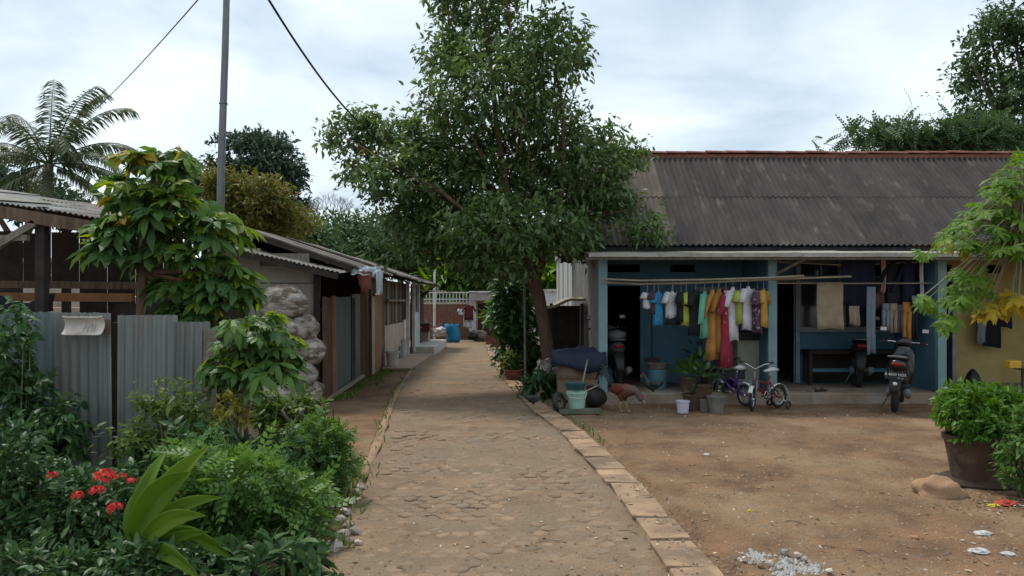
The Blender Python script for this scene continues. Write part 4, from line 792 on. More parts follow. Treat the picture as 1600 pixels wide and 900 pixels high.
for sx_ in (-1, 1): MB().b2(c.x + sx_ * 27 * s_ - .035, c.x + sx_ * 27 * s_ + .035, c.y + .0, c.y + .02, c.z - .06, c.z + .055).build("rusty_end", m_rust, tray)
b = MB()
for (xa, ya, xb, yb) in ((2, 8, 8, -5), (8, -5, 9, 8), (12, -4, 11, 7), (11, 2, 17, -4), (19, -5, 15, 7), (23, -4, 19, 7)): b.bar(c + Vector((xa * s_, -.085, -ya * s_)), c + Vector((xb * s_, -.085, -yb * s_)), .007, .004)
b.build("strokes", mat("grey_stroke", (.40, .36, .34)), tray)  # thin grey strokes on the front of the tin
# --- steel pole and overhead cables
m_steel = mat("dull_steel", (.20, .21, .22), (.14, .145, .15), sc=4, rough=.55, metal=.4, bump=.05, stretch=(1, 1, .3))
up = thing("steel_pole", "tall slender grey steel pole rising behind the shack roof", "pole", (-5.15, 14, 0))
pl = [(-5.15, 14, 0), (-5.09, 14, 4.0), (-5.02, 14, 6.0), (-4.93, 14, 9.5)]
MB().tube(pl, [.075, .065, .06, .045], 12).build("shaft", m_steel, up, smooth=True)
for z in (3.3, 5.1): MB().torus((-5.09 + (z - 4) * .035, 14, z), (0, 0, 1), .066, .012, 14, 6).build("collar", m_steel, up)
m_cab = mat("black_cable", (.03, .03, .032), rough=.6, bump=0)
def cable(name, label, a, c, sag, r):
    pts = [a.lerp(c, t) - Vector((0, 0, sag * 4 * t * (1 - t))) for t in np.linspace(0, 1, 24)]; tag(MB().tube(pts, r, 6).build(name, m_cab, smooth=True), label, "cable")
cable("thick_cable", "thick black overhead cable running down into the leafy tree", W(350, -120, 8), W(560, 190, 14.3), .18, .016); cable("thin_cable", "thin overhead wire slanting down towards the coconut palm", W(420, -130, 11), W(150, 170, 30), .12, .013)
b = MB(); b.tube([W(596, 432, 17), W(612, 402, 17)], [.025, .02], 6); tag(b.build("pole_stick", m_bamboo), "bamboo stick leaning out over the shack eaves", "stick")
# --- sacks piled against the gable board
m_sack = mat("woven_sack", (.44, .405, .36), (.24, .21, .185), sc=5, rough=.8, bump=.8, bs=9, bd=.04, rnd=.42, stretch=(1, 1, 2.2), c3=(.12, .095, .075), sc3=4, lo3=.47, hi3=.58)
for px, py, rx, ry, dY, lab in ((442, 475, 38, 28, 0, "pale torn sack topmost on the pile by the gable board"), (472, 512, 26, 22, .1, "grey sack second in the pile, on its right side"), (437, 515, 30, 20, -.1, "grey sack in the pile just under the topmost torn one"), (450, 548, 36, 22, 0, "brownish sack in the middle of the pile"), (485, 548, 22, 22, .15, "dark sack right of the brownish one in the pile"), (460, 585, 36, 24, 0, "pale sack low in the pile above the bottom one"), (482, 612, 24, 20, .1, "small whitish sack at the foot of the pile"), (440, 615, 34, 22, -.1, "wide sack at the bottom of the pile behind the cassava")):
    Y = 12.35 + dY; k_ = Y / F; c = W(px, py, Y); b = MB().blob(c, (rx * k_ * 1.05, .26, ry * k_ * 1.05), 6, .07, 1.7)
    o1 = Vector((px, py, 0)); b.v = [tuple(Vector(v) + (Vector(v) - c) * (.07 * abs(noise.noise(Vector((v[0] * 7, v[1] * 7, v[2] * 8)) + o1)) - .03 + .05 * noise.noise(Vector((v[0] * 15, v[1] * 12, v[2] * 12)) + o1))) for v in b.v]; s_ = tag(b.build("sack", m_sack, smooth=True), lab, "sack", "sacks piled by the gable")
# torn tarp and red bag on the eave
m_tarp = mat("torn_tarp", (.55, .60, .62), (.38, .43, .45), sc=6, rough=.6, bump=.5, bs=14)
P = [[W(px, 417 + j * (2.6 + 2.2 * noise.noise((px * .09, 7, 1)) + (px - 545) * .03) + 3 * noise.noise((px * .13, j * .9, 0)), 13.2 + .25 * noise.noise((px * .1, j * .6, 5)) - .04 * j) for j in range(5)] for px in np.linspace(548, 596, 16)]
tag(MB().sheet(P, .006).build("torn_tarp", m_tarp, smooth=True), "torn pale blue plastic sheet hanging from the corner of the shack eaves", "tarp")
P = [[W(px, 424 + j * 9 + 4 * noise.noise((px * .2, j, 3)), 13.0) + Vector((0, .03 * math.sin(j + px), 0)) for j in range(5)] for px in np.linspace(588, 598, 5)]
tag(MB().sheet(P, .006).build("tarp_strip", m_tarp, smooth=True), "narrow pale strip of plastic dangling at the shack eaves right of the red bag", "tarp")
m_bag = mat("red_plastic", (.085, .013, .012), (.17, .06, .035), sc=7, rough=.45, bump=.4, bs=14)
bag = thing("plastic_bag", "red and orange plastic bag hanging under the torn tarp at the shack eaves", "bag", W(570, 460, 13)); k_ = 13 / F
P = [[W(570 + (a - 3.5) * 3.4 * (1 - .75 * v ** 2), 424 + 36 * v + 3 * noise.noise((a * .8, v * 3, 2)), 13) + Vector((0, (-.05 if q else .05) * math.sin(PI * a / 7) * (1 - v * .6), 0)) for v in np.linspace(0, 1, 7)] for q in (0, 1) for a in (range(8) if q == 0 else range(7, -1, -1))]
MB().sheet(P, .006).build("pouch", m_bag, bag, smooth=True); MB().tube([W(564, 428, 13), W(570, 416, 13.05), W(576, 428, 13)], .012, 5).build("handle", m_tarp, bag)
# --- buckets and pots
def pot(name, label, cat, loc, r0, r1, h, m, rim=.012, fill=None, handle=False, group=None, n=20):
    t = thing(name, label, cat, loc, group=group); x, y, z = loc
    MB().lathe([(r0, 0), (r0 + (r1 - r0) * .5, h * .5), (r1, h * .9), (r1 + rim, h * .9), (r1 + rim, h), (r1 - .008, h), (r1 - .012, h * .86), (r0 - .008, .02)], n, loc).build("body", m, t, smooth=False)
    if fill: MB().lathe([(r1 * .95, h * .82), (r1 * .6, h * .88), (.001, h * .86)], n, loc, cap=False, wob=.04).build("contents", fill, t)
    if handle: MB().tube([(x - r1 - .01, y - .02, z + h * .92), (x - r1 * .8, y - r1 * .9, z + h * .74), (x, y - r1 * 1.12, z + h * .66), (x + r1 * .8, y - r1 * .9, z + h * .74), (x + r1 + .01, y - .02, z + h * .92)], .006, 5).build("handle", m_white, t)
    return t
m_terra = mat("old_terracotta", (.11, .062, .044), (.065, .04, .03), sc=5, rough=.9, bump=.3, bs=30, c3=(.2, .15, .12), sc3=3)
m_grnb = mat("pale_green_plastic", (.33, .50, .40), (.27, .42, .34), sc=5, rough=.45, bump=0, c3=(.3, .28, .2), sc3=5, lo3=.58, hi3=.7)
m_tealp = mat("dark_teal_plastic", (.03, .12, .115), (.03, .09, .09), sc=5, rough=.45, bump=0)
m_blkp = mat("black_plastic", (.022, .022, .022), (.03, .028, .026), sc=4, rough=.5, bump=0)
m_potg = mat("grey_clay", (.22, .205, .17), (.13, .12, .10), sc=5, rough=.9, bump=.3, bs=30)
m_whp = mat("lilac_white_plastic", (.55, .53, .62), (.48, .46, .56), sc=5, rough=.5, bump=0, c3=(.4, .36, .33), sc3=6, lo3=.6, hi3=.7)
bp = W(1522, 755, 7.25); pot("clay_pot", "big dark clay pot holding the round shrub on the right", "plant pot", (bp.x, 7.25, .0), .18, .245, .44, m_terra, .02, m_soil, n=28)
tag(MB().lathe([(.34, 0), (.36, .05), (.31, .07)], 20, (bp.x + .02, 7.25, -.02), wob=.08).build("earth_mound", m_soil), "low dark earth mound around the big clay pot", "mound", kind='stuff')
def gpt(px, py, z=0): 
    Y = F * (CH - z) / (py - HZ); return ((px - 800) / F * Y, Y, z)
gb_ = pot("green_bucket", "pale green bucket with white wire handle standing by the tree among yard clutter", "bucket", gpt(901, 640, .03), .115, .145, .27, m_grnb, .012, m_soil, True)
pot("teal_basin", "dark teal basin resting on the pale green bucket", "basin", (gpt(901, 640, .03)[0] + .0, gpt(901, 640)[1], .305), .12, .165, .10, m_tealp, .01, m_soil)
x_, y_, _z = gpt(930, 638); bj = thing("black_jar", "round black plastic jar lying beside the pale green bucket", "jar", (x_, y_ + .1, 0)); MB().blob((x_, y_ + .15, .15), (.20, .17, .16), 3, .05, 2).build("body", m_blkp, bj, smooth=True); MB().lathe([(.06, 0), (.075, .03), (.05, .05)], 12, (x_ - .06, y_ + .12, .29)).build("neck", m_blkp, bj)
tag(MB().box((gpt(908, 648)[0], 11.75, .03), (.62, .14, .06), rz=.06, jit=.008).build("green_plank", mat("mossy_plank", (.13, .14, .10), (.08, .09, .06), sc=5, bump=.3)), "mossy greenish plank on the ground in front of the green bucket", "plank")
x_, y_, _z = gpt(874, 645); ty = thing("old_tyre", "small old tyre leaning beside the green bucket near the tree", "tyre", (x_, y_, 0)); MB().torus((x_, y_ + .05, .15), (1, -.75, .25), .115, .04, 22, 8).build("tread", m_blkp, ty, smooth=True); MB().torus((x_, y_ + .05, .15), (1, -.75, .25), .08, .012, 22, 6).build("rim", m_potg, ty)
m_pole = mat("thin_grey_pole", (.20, .21, .2), (.15, .155, .15), rough=.6)
tag(MB().tube([W(821, 606, 15.2), W(820, 500, 15.2), W(819, 420, 15.2)], .022, 6).build("thin_pole", m_pole), "thin grey pole standing left of the leafy tree's trunk", "pole")
tag(MB().tube([W(909, 606, 12.6), W(913, 585, 12.62), W(918, 562, 12.65)], [.017, .014, .012], 6).build("broom_stick", m_bamboo), "pale stick leaning on the covered crate behind the green bucket", "stick")
tag(MB().tube([W(913, 612, 12.0), W(935, 602, 12.1)], [.012, .01], 5).build("short_stick", m_bamboo), "short pale stick lying on top of the round black jar", "stick")
cr = thing("covered_crate", "brown plywood crate under a dark blue tarp beside the house corner", "crate", (W(908, 620, 13)[0], 13.1, 0)); x0, x1 = W(872, 0, 12.9).x, W(934, 0, 12.9).x
m_ply = mat("brown_ply", (.20, .14, .10), (.14, .095, .07), sc=3, rough=.85, bump=.2)
MB().b2(x0, x1, 12.9, 12.93, .05, .72).build("front_panel", m_ply, cr); MB().b2(x0, x0 + .03, 12.93, 13.5, .05, .72).build("side_panel", m_ply, cr); MB().b2(x1 - .03, x1, 12.93, 13.5, .05, .72).build("side_panel", m_ply, cr); MB().b2(x0, x1, 12.9, 13.5, .72, .75).build("lid", m_ply, cr); MB().b2(x0 - .02, x1 + .02, 12.88, 12.9, .40, .44).build("batten", m_wood, cr)
m_btarp = mat("dark_blue_tarp", (.022, .028, .058), (.013, .016, .034), sc=5, rough=.7, bump=.5, bs=12)
P = []
for i in range(22):
    u = i / 21; x = x0 - .10 + (x1 - x0 + .24) * u; edge = .47 + .10 * math.sin(u * 7) + .16 * (u - .4) ** 2
    P.append([(x, 13.5 - .55 * v if v <= 1 else 12.88 - .05 * (v - 1) - .03 * math.sin(u * 14), .80 + .12 * noise.noise((u * 6, v * 4, 2)) + .06 * math.sin(u * 3) if v <= 1 else .80 - (v - 1) * (.80 - edge) * .8 + .02 * math.sin(u * 9 + v)) for v in (0, .35, .7, 1, 1.25, 1.6, 2)])
tag(MB().sheet(P, .01).build("blue_tarp", m_btarp, smooth=True), "crumpled dark blue tarp thrown over the brown crate by the house corner", "tarp")
tag(MB().blob(W(853, 582, 13.9), (.20, .18, .22), 4, .2, 2).build("white_sack", m_sack, smooth=True), "whitish sack slumped behind the foot of the leafy tree", "sack")
# dark lean-to stall left of the house
ls_ = thing("lean_to_stall", "dark little stall under a bent pale roof sheet between tree and house", "stall", (W(885, 0, 15.5).x, 15.5, 0))
x0, x1 = W(858, 0, 15.3).x, 1.36
P = [[(x0 - .08 + (x1 - x0 + .1) * i / 8, 15.0 + v * 1.1, 1.56 + .17 * (i / 8) - .03 * math.sin(i) + .02 * v) for v in (0, .5, 1)] for i in range(9)]
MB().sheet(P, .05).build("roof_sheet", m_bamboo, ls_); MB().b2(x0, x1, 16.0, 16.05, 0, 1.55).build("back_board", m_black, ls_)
for x in (x0 + .03, x1 - .04): MB().bar((x, 15.1, 0), (x, 15.1, 1.6), .06).build("post", m_black, ls_)
MB().b2(x0 + .05, x1, 15.2, 15.9, .62, .67).build("shelf", m_black, ls_); MB().b2(x0 + .05, x1, 15.22, 15.26, 0, .6).build("front_board", m_wood, ls_)
# --- clutter on the terrace
pb = pot("blue_bucket", "light blue bucket with a pale basin on top beside the doorway", "bucket", gpt(1028, 606, .165), .15, .18, .32, mat("light_blue_plastic", (.11, .24, .27), (.09, .2, .23), rough=.45, bump=0), .012)
x_, y_, _ = gpt(1028, 606, .165); pot("pale_basin", "pale basin sitting on the light blue bucket", "basin", (x_, y_, .49), .16, .21, .10, m_potg, .012)
mp_ = thing("floor_mop", "dark broom with upright handle leaning on the blue wall", "broom", (x_ - .05, y_ + .3, .165)); MB().tube([(x_ - .05, y_ + .3, .65), (x_ - .03, y_ + .42, 1.4)], .014, 6).build("handle", m_blkp, mp_); MB().box((x_ - .05, y_ + .28, .62), (.26, .05, .08)).build("head", m_blkp, mp_)
m_lilac = m_whp
wb = pot("small_white_bucket", "small lilac-white bucket on the ground in front of the potted plants", "bucket", gpt(1067, 645), .08, .095, .18, m_whp, .008, m_soil)
def plant_in(par, loc, leaf, n, r, ls, tm=T_LF, up_=.8):
    x, y, z = loc; d = rdir(n); d[:, 2] = np.abs(d[:, 2]) * .9 + .1; P = np.array(loc) + d * r * (.25 + .75 * rng.random((n, 1))) + np.array([0, 0, r * .1])
    leaf_cloud("foliage", leaf, par, tm, P, norm(d + np.array([0, 0, .1])), norm(np.array([0, 0, 1.0]) + .3 * rdir(n)), ls * (.6 + .6 * rng.random(n)))
for (px, py, z, r0, r1, h, mm, lab, nleaf, rad, lf, lsz) in (
    (1076, 612, .165, .12, .155, .24, m_terra, "brown pot with a bright broad-leaved plant beside the light blue bucket", 46, .28, g_bright, .2),
    (1086, 640, 0, .15, .19, .24, m_terra, "dark brown pot left of the wide grey one", 12, .12, g_dkshrub, .12),
    (1103, 641, 0, .13, .15, .18, m_potg, "wide low grey-green pot with an empty rim", 0, 0, None, 0),
    (1119, 645, 0, .09, .13, .25, m_potg, "pale clay pot with wilted plant nearest the dark grill stand", 9, .13, g_yel, .1),
    (1098, 622, .165, .13, .15, .2, m_terra, "dark cement pot behind the wide low grey-green one", 40, .42, g_dkshrub, .16),
    (1110, 606, .165, .14, .17, .3, m_terra, "dark pot with a tall reddish-leaved plant behind the others", 70, .55, leafmat("reddish_leaf", (.05, .05, .03), (.14, .07, .04), trans=.2), .17)):
    t = pot("plant_pot", lab, "plant pot", gpt(px, py, z), r0, r1, h, mm, .012, m_soil, group="pots in front of the first unit"); x, y, _ = gpt(px, py, z)
    if nleaf: plant_in(t, (x, y, z + h), lf, nleaf, rad, lsz)
fr_ = thing("cream_cabinet", "cream cabinet with a dark top standing against the teal partition", "cabinet", (W(1170, 0, 13.5).x, 13.6, .165)); x0, x1 = W(1152, 0, 13.5).x, W(1187, 0, 13.5).x
m_crm = mat("cream_enamel", (.42, .41, .33), (.36, .35, .28), sc=3, rough=.6, bump=0, c3=(.25, .22, .17), sc3=4, lo3=.6, hi3=.72)
MB().b2(x0, x1, 13.5, 13.95, .2, .98).build("body", m_crm, fr_, bevel=.01); MB().b2(x0 + .012, x1 - .012, 13.485, 13.5, .23, .95).build("door", m_crm, fr_, bevel=.004); MB().b2(x1 - .05, x1 - .035, 13.465, 13.485, .55, .7).build("handle", m_frame, fr_); MB().b2(x0 - .01, x1 + .01, 13.48, 13.96, .98, 1.12).build("top", m_blkp, fr_)
for x in (x0 + .03, x1 - .03): MB().b2(x - .02, x + .02, 13.52, 13.56, .165, .2).build("foot", m_blkp, fr_)
gs = thing("grill_stand", "dark metal tray stand on thin legs between the pots and the children's bicycles", "stand", gpt(1138, 625, .0)); x, y, _ = gpt(1138, 625, 0); x0, x1 = x - .24, x + .24
MB().b2(x0, x1, y - .15, y + .2, .36, .50).build("tray", m_blkp, gs, bevel=.01); MB().b2(x0 - .02, x1 + .02, y - .17, y + .22, .5, .515).build("rim", m_blkp, gs)
for a_, c_ in ((x0 + .04, y - .12), (x1 - .04, y - .12), (x0 + .04, y + .17), (x1 - .04, y + .17)): MB().tube([(a_, c_, 0), (a_, c_, .37)], .012, 6).build("leg", m_steel, gs)
tag(MB().box((x + .02, y + .02, .535), (.40, .2, .035), rz=.1).build("grey_board", m_fib), "pale grey board lying across the dark tray stand", "board")
# benches / dark table of the second unit
bn = thing("dark_bench", "dark low bench under the window of the second unit", "bench", (5.9, 14.1, .165)); MB().b2(5.2, 6.85, 14.0, 14.42, .72, .78).build("top", m_black, bn)
MB().b2(5.24, 6.81, 14.36, 14.4, .2, .72).build("back_panel", m_black, bn)
for x in (5.24, 6.0, 6.78): MB().bar((x, 14.05, .165), (x, 14.05, .72), .06).build("leg", m_black, bn)
MB().b2(5.24, 6.81, 14.06, 14.1, .4, .46).build("stretcher", m_blue, bn)
x, y, _ = gpt(1272, 612, .165)
for k_, lab in ((0, "pale sandal lying on the terrace edge of the second unit"), (1, "dark sandal lying beside the pale one on the terrace edge")):
    t = thing("sandal", lab, "sandal", (x + k_ * .12, y + .05, .165), .5, group="sandals on the terrace"); MB().box((0, 0, .012), (.24, .09, .024)).build("sole", m_potg if k_ == 0 else m_blkp, t, local=True, bevel=.008); MB().tube([(.03, -.04, .02), (.06, 0, .06), (.03, .04, .02)], .008, 5).build("strap", m_blkp, t, local=True)
# third unit: black bag, table with yellow box
x, y, _ = gpt(1520, 602, .165); tag(MB().lathe([(.15, 0), (.14, .06), (.09, .2), (.03, .28), (.0, .29)], 14, (x, y, .165), wob=.08).build("black_bag", m_blkp, smooth=True), "black bag slumped on the terrace against the yellow wall", "bag")
x, Y3 = W(1600, 0, 12.7).x, 12.7; tb = thing("small_table", "small table at the right edge in front of the yellow wall", "table", (x + .2, Y3, 0)); MB().b2(x - .06, x + .6, Y3 - .2, Y3 + .25, .55, .59).build("top", m_potg, tb)
for a_ in (x - .0, x + .54): MB().bar((a_, Y3, 0), (a_, Y3, .55), .06).build("leg", m_wood, tb)
yb = W(1583, 575, 12.6); tag(MB().box((yb.x, 12.62, .65), (.20, .15, .12), rz=.12).build("yellow_box", mat("yellow_plastic", (.62, .40, .04), (.5, .3, .03), rough=.5), bevel=.01), "bright yellow box on the small table at the right edge", "box")
# --- bamboo laundry poles
bpl = [[W(942, 436, 12.72), W(1000, 438.5, 12.7), W(1100, 437, 12.68), W(1200, 434, 12.66), W(1256, 431, 12.66)], [W(938, 441, 12.80), W(1000, 444, 12.78), W(1090, 442, 12.78), (W(1200, 437, 12.78)), W(1300, 433, 12.78), W(1330, 432, 12.78)]]
for pts, lab in zip(bpl, ("upper bamboo laundry pole tied across the front of the first unit", "lower bamboo laundry pole carrying the row of shirts")): tag(MB().tube(pts, [.017] * len(pts), 8).build("bamboo_pole", m_bamboo, smooth=True), lab, "laundry pole")
lp2 = [W(1240, 442, 13.35), W(1330, 409, 13.35)]; LZ = 2.28
tag(MB().tube([(4.35, 13.3, 2.30), (5.6, 13.3, 2.24), (6.95, 13.3, 2.30)], .012, 6).build("laundry_rod", m_bamboo), "thin rod carrying the dark laundry of the second unit", "laundry pole")
tag(MB().tube([(4.35, 13.15, 1.94), (5.6, 13.15, 1.935), (6.95, 13.15, 1.94)], .012, 6).build("laundry_rod", m_bamboo), "lower rod under the dark laundry carrying the beige towel", "laundry pole")
# --- garments
def cloth(name, c, c2=None, sc=6): return mat(name, c, c2 or tuple(v * .75 for v in c), sc=sc, rough=.9, bump=.25, bs=14)
m_hang = mat("hanger_wire", (.4, .4, .42), rough=.4, metal=.5)
def shirt(label, px, ytop, ybot, wpx, m, Y=12.78, ang=.95, sleeve=.2, slen=None, kind="shirt", flare=1.0, hang_y=441):
    """shirt on a hanger seen at an angle: torso shell with folds, two sleeves, hook"""
    k_ = Y / F; h = (ybot - ytop) * k_; wd = wpx * k_ / max(.3, math.cos(ang)) if ang else wpx * k_; wd = min(wd, .56); top = W(px, ytop, Y); ph = random.uniform(0, 6)
    t = thing(kind, label, kind.replace("_", " "), (top.x, Y, W(0, hang_y, Y).z), ang * random.choice((1, 1)), group="laundry on the bamboo pole"); z0 = top.z - W(0, hang_y, Y).z
    b = MB(); n = 20; rings = []
    for i, (v, q, dz) in enumerate(((0, .22, .0), (.04, .34, 0), (.10, .86, 0), (.18, .98, 0), (.35, .95, 0), (.6, .96, 0), (.8, .98 * (1 + (flare - 1) * .6), 0), (1, 1.0 * flare, 0))):
        ring = []
        for j in range(n):
            a = 2 * PI * j / n; fold = 1 + .10 * v * math.sin(5 * a + ph) + .05 * v * math.sin(9 * a + 2 * ph)
            x = math.cos(a) * wd / 2 * q * fold; y = math.sin(a) * (.035 + .035 * v) * (1 if v > .05 else .6) * fold * (1.4 if flare > 1.1 else 1)
            ring.append((x, y, z0 - h * v - (.02 * math.cos(a) ** 2 if v < .05 else 0) + .012 * math.sin(3 * a + ph) * (v > .95)))
        rings.append(ring)
    P = [[r[j % n] for j in range(n + 1)] for r in rings]; b.sheet(np.array(P)[:, ::-1], .004); b.build("body", m, t, local=True, smooth=True)
    if sleeve:
        sl_ = slen or min(.24, h * .4)
        for sg in (-1, 1):
            a0 = Vector((sg * wd * .44, 0, z0 - h * .12)); d = Vector((sg * .55, 0, -1)).normalized(); MB().tube([a0 - d * .03, a0 + d * sl_ * .5, a0 + d * sl_], [(.055, .04), (.06 + .01, .035), (.072, .03)] if sl_ < .3 else [(.05, .035), (.048, .03), (.042, .025)], 9).build("sleeve", m, t, local=True, smooth=True)
    MB().tube([(0, 0, z0 - .01), (0, 0, z0 + .03), (.015, 0, .012), (-.012, 0, .018)], .003, 4).build("hook", m_hang, t, local=True); return t
C = {k_: cloth(k_ + "_cloth", v) for k_, v in dict(white=(.56, .55, .58), blue=(.04, .22, .40), purple=(.075, .04, .07), black=(.016, .018, .022), lime=(.36, .40, .07), mint=(.14, .38, .25), orange=(.42, .20, .05), dorange=(.33, .15, .035), yellow=(.50, .30, .07), navy=(.018, .022, .045), beige=(.33, .27, .18), grey=(.20, .24, .27), pink=(.45, .25, .28), brown=(.12, .08, .07), khaki=(.28, .24, .18), red=(.42, .06, .05)).items()}
m_flor = mat("maroon_floral", (.30, .03, .05), (.22, .02, .04), sc=5, rough=.9, bump=.2, c3=(.55, .40, .42), sc3=16, lo3=.62, hi3=.66); m_flor2 = mat("dark_floral", (.06, .035, .06), (.10, .04, .07), sc=8, rough=.9, bump=.2, c3=(.5, .42, .48), sc3=15, lo3=.58, hi3=.62)
for lab, px, y0, y1, wp, mm, ang, sl_, kind, fl in (
    ("tiny white top hanging first on the left of the bamboo pole", 1011, 458, 482, 11, C['white'], .5, .07, "shirt", 1), ("brownish purple top behind the blue one on the pole", 1022, 455, 490, 9, C['purple'], 1.1, .1, "shirt", 1), ("bright blue top on the pole left of the white tee", 1029, 455, 509, 15, C['blue'], .8, .14, "shirt", 1.1),
    ("white tee hanging between the blue top and the black top", 1050, 455, 497, 20, C['white'], .75, .16, "shirt", .9), ("black shorts with pale trim hanging below the white tee", 1051, 478, 507, 19, C['black'], .6, 0, "shorts", 1.1), ("black top just left of the lime one on the pole", 1064, 455, 503, 9, C['black'], 1.2, .15, "shirt", 1),
    ("narrow lime and black top seen edge-on on the pole", 1072, 456, 509, 11, C['lime'], 1.15, .15, "shirt", 1), ("long black dress between the lime and mint garments", 1087, 452, 524, 19, C['black'], .85, .2, "dress", 1.15), ("mint green long-sleeved shirt on the pole", 1101, 454, 528, 13, C['mint'], 1.1, .5, "shirt", 1),
    ("long orange dress hanging left of the darker orange one", 1113, 452, 562, 15, C['orange'], .95, .35, "dress", 1.3), ("darker orange dress left of the maroon floral one", 1123, 450, 552, 12, C['dorange'], 1.05, .3, "dress", 1.2), ("long maroon floral dress reaching lowest of the laundry", 1134, 451, 574, 15, m_flor, .95, .3, "dress", 1.3),
    ("long white shirt beside the maroon floral dress", 1145, 448, 532, 19, C['white'], .85, .25, "shirt", .95), ("lime green tee between the two large white shirts", 1157, 452, 506, 16, C['lime'], .9, .16, "shirt", 1), ("large white tee hanging right of the lime green tee", 1169, 447, 515, 21, C['white'], .75, .2, "shirt", .95),
    ("dark floral blouse between the white tee and the yellow tee", 1183, 451, 520, 12, m_flor2, 1.05, .2, "shirt", 1), ("yellow-orange tee last on the right of the pole by the teal column", 1193, 451, 511, 13, C['yellow'], .95, .18, "shirt", 1)):
    shirt(lab, px, y0, y1, wp, mm, ang=ang + random.uniform(-.2, .15), sleeve=sl_, slen=sl_ or None, kind=kind, flare=fl)
def drape(name, label, cat, x0, x1, y0, y1, Y, m, fold=.025, nf=4, grp="laundry of the second unit"):
    a = W(x0, y0, Y); c = W(x1, y1, Y); ph = random.uniform(0, 6); P = []
    for i in range(22):
        u = i / 21; row = []
        for j in range(8):
            v = j / 7; row.append((a.x + (c.x - a.x) * u + .012 * math.sin(v * 5 + ph) * v, Y + fold * (.35 + .65 * v) * math.sin(u * nf * 2 * PI + ph) - .012, a.z + (c.z - a.z) * v - .02 * v * math.sin(u * 4 + ph)))
        P.append(row)
    return tag(MB().sheet(P, .004).build(name, m, smooth=True), label, cat, grp)
def trousers(label, px, y0, y1, wpx, Y, m):
    k_ = Y / F; t = thing("trousers", label, "trousers", W(px, y0, Y), group="laundry of the second unit"); h = (y1 - y0) * k_; w_ = wpx * k_ / 2; o = W(px, y0, Y)
    MB().tube([o, o - Vector((0, 0, h * .28))], [(w_ * .9, .03), (w_, .04)], 12).build("waist", m, t, smooth=True)
    for sg in (-1, 1): MB().tube([o + Vector((sg * w_ * .5, 0, -h * .24)), o + Vector((sg * w_ * .52, .01, -h * .6)), o + Vector((sg * w_ * .5, 0, -h))], [(w_ * .52, .04), (w_ * .46, .03), (w_ * .42, .03)], 10).build("leg", m, t, smooth=True)
drape("towel", "large beige towel hanging in front of the second unit's window", "towel", 1276, 1317, 441, 515, 13.1, C['beige'], .012, 1.5)
drape("dark_sheet", "large dark navy cloth hanging right of the beige towel", "cloth", 1315, 1366, 404, 479, 13.28, C['navy'], .03, 3)
drape("striped_cloth", "small whitish cloth with ties under the dark navy cloth", "cloth", 1326, 1342, 478, 508, 13.14, C['khaki'], .02, 2)
drape("pink_scarf", "narrow pink scarf hanging right of the dark navy cloth", "scarf", 1376, 1383, 402, 456, 13.25, C['pink'], .02, 1)
drape("brown_cloth", "brown cloth hanging behind the narrow pink scarf", "cloth", 1366, 1384, 440, 482, 13.32, C['brown'], .02, 2)
drape("grey_sarong", "long grey cloth reaching lowest beside the window ledge", "cloth", 1354, 1368, 448, 554, 13.1, C['grey'], .02, 2)
for lab, px, y0, y1, wp, mm in (("black jacket hanging right of the pink scarf", 1396, 405, 478, 26, C['black']), ("navy jacket with long sleeves next to the white strip", 1420, 405, 474, 24, C['navy'])):
    shirt(lab, px, y0 + 2, y1, wp, mm, Y=13.3, ang=.35, sleeve=.4, slen=.5, kind="jacket", hang_y=403)['group'] = "laundry of the second unit"
drape("white_scarf", "narrow white scarf hanging last on the right near the blue partition", "scarf", 1436, 1442, 410, 463, 13.25, C['white'], .015, 1)
for lab, px, y0, y1, wp, mm in (("light grey trousers under the black jacket", 1384, 474, 516, 12, C['grey']), ("khaki trousers hanging next to the light grey pair", 1396, 474, 520, 13, C['khaki']), ("dark maroon trousers left of the orange ones", 1406, 476, 520, 11, C['brown']), ("bright orange trousers hanging behind the scooter", 1417, 472, 534, 15, C['orange']), ("black trousers right of the orange ones", 1429, 472, 530, 10, C['black'])): trousers(lab, px, y0, y1, wp, 13.2, mm)
drape("grey_shirt", "grey rag draped over the rod above the black trousers", "cloth", 1424, 1437, 462, 480, 13.12, C['grey'], .02, 2)
drape("black_skirt", "black garment hanging on the yellow wall behind the yellowed leaves", "garment", 1534, 1562, 478, 542, 14.3, C['black'], .03, 2, "laundry of the third unit"); drape("hung_shirt", "pale top hanging beside the black garment on the yellow wall", "garment", 1528, 1540, 490, 536, 14.25, C['grey'], .02, 1, "laundry of the third unit"); drape("hung_shirt", "dark top hanging right of the black garment on the yellow wall", "garment", 1560, 1580, 482, 512, 14.3, C['navy'], .02, 2, "laundry of the third unit")
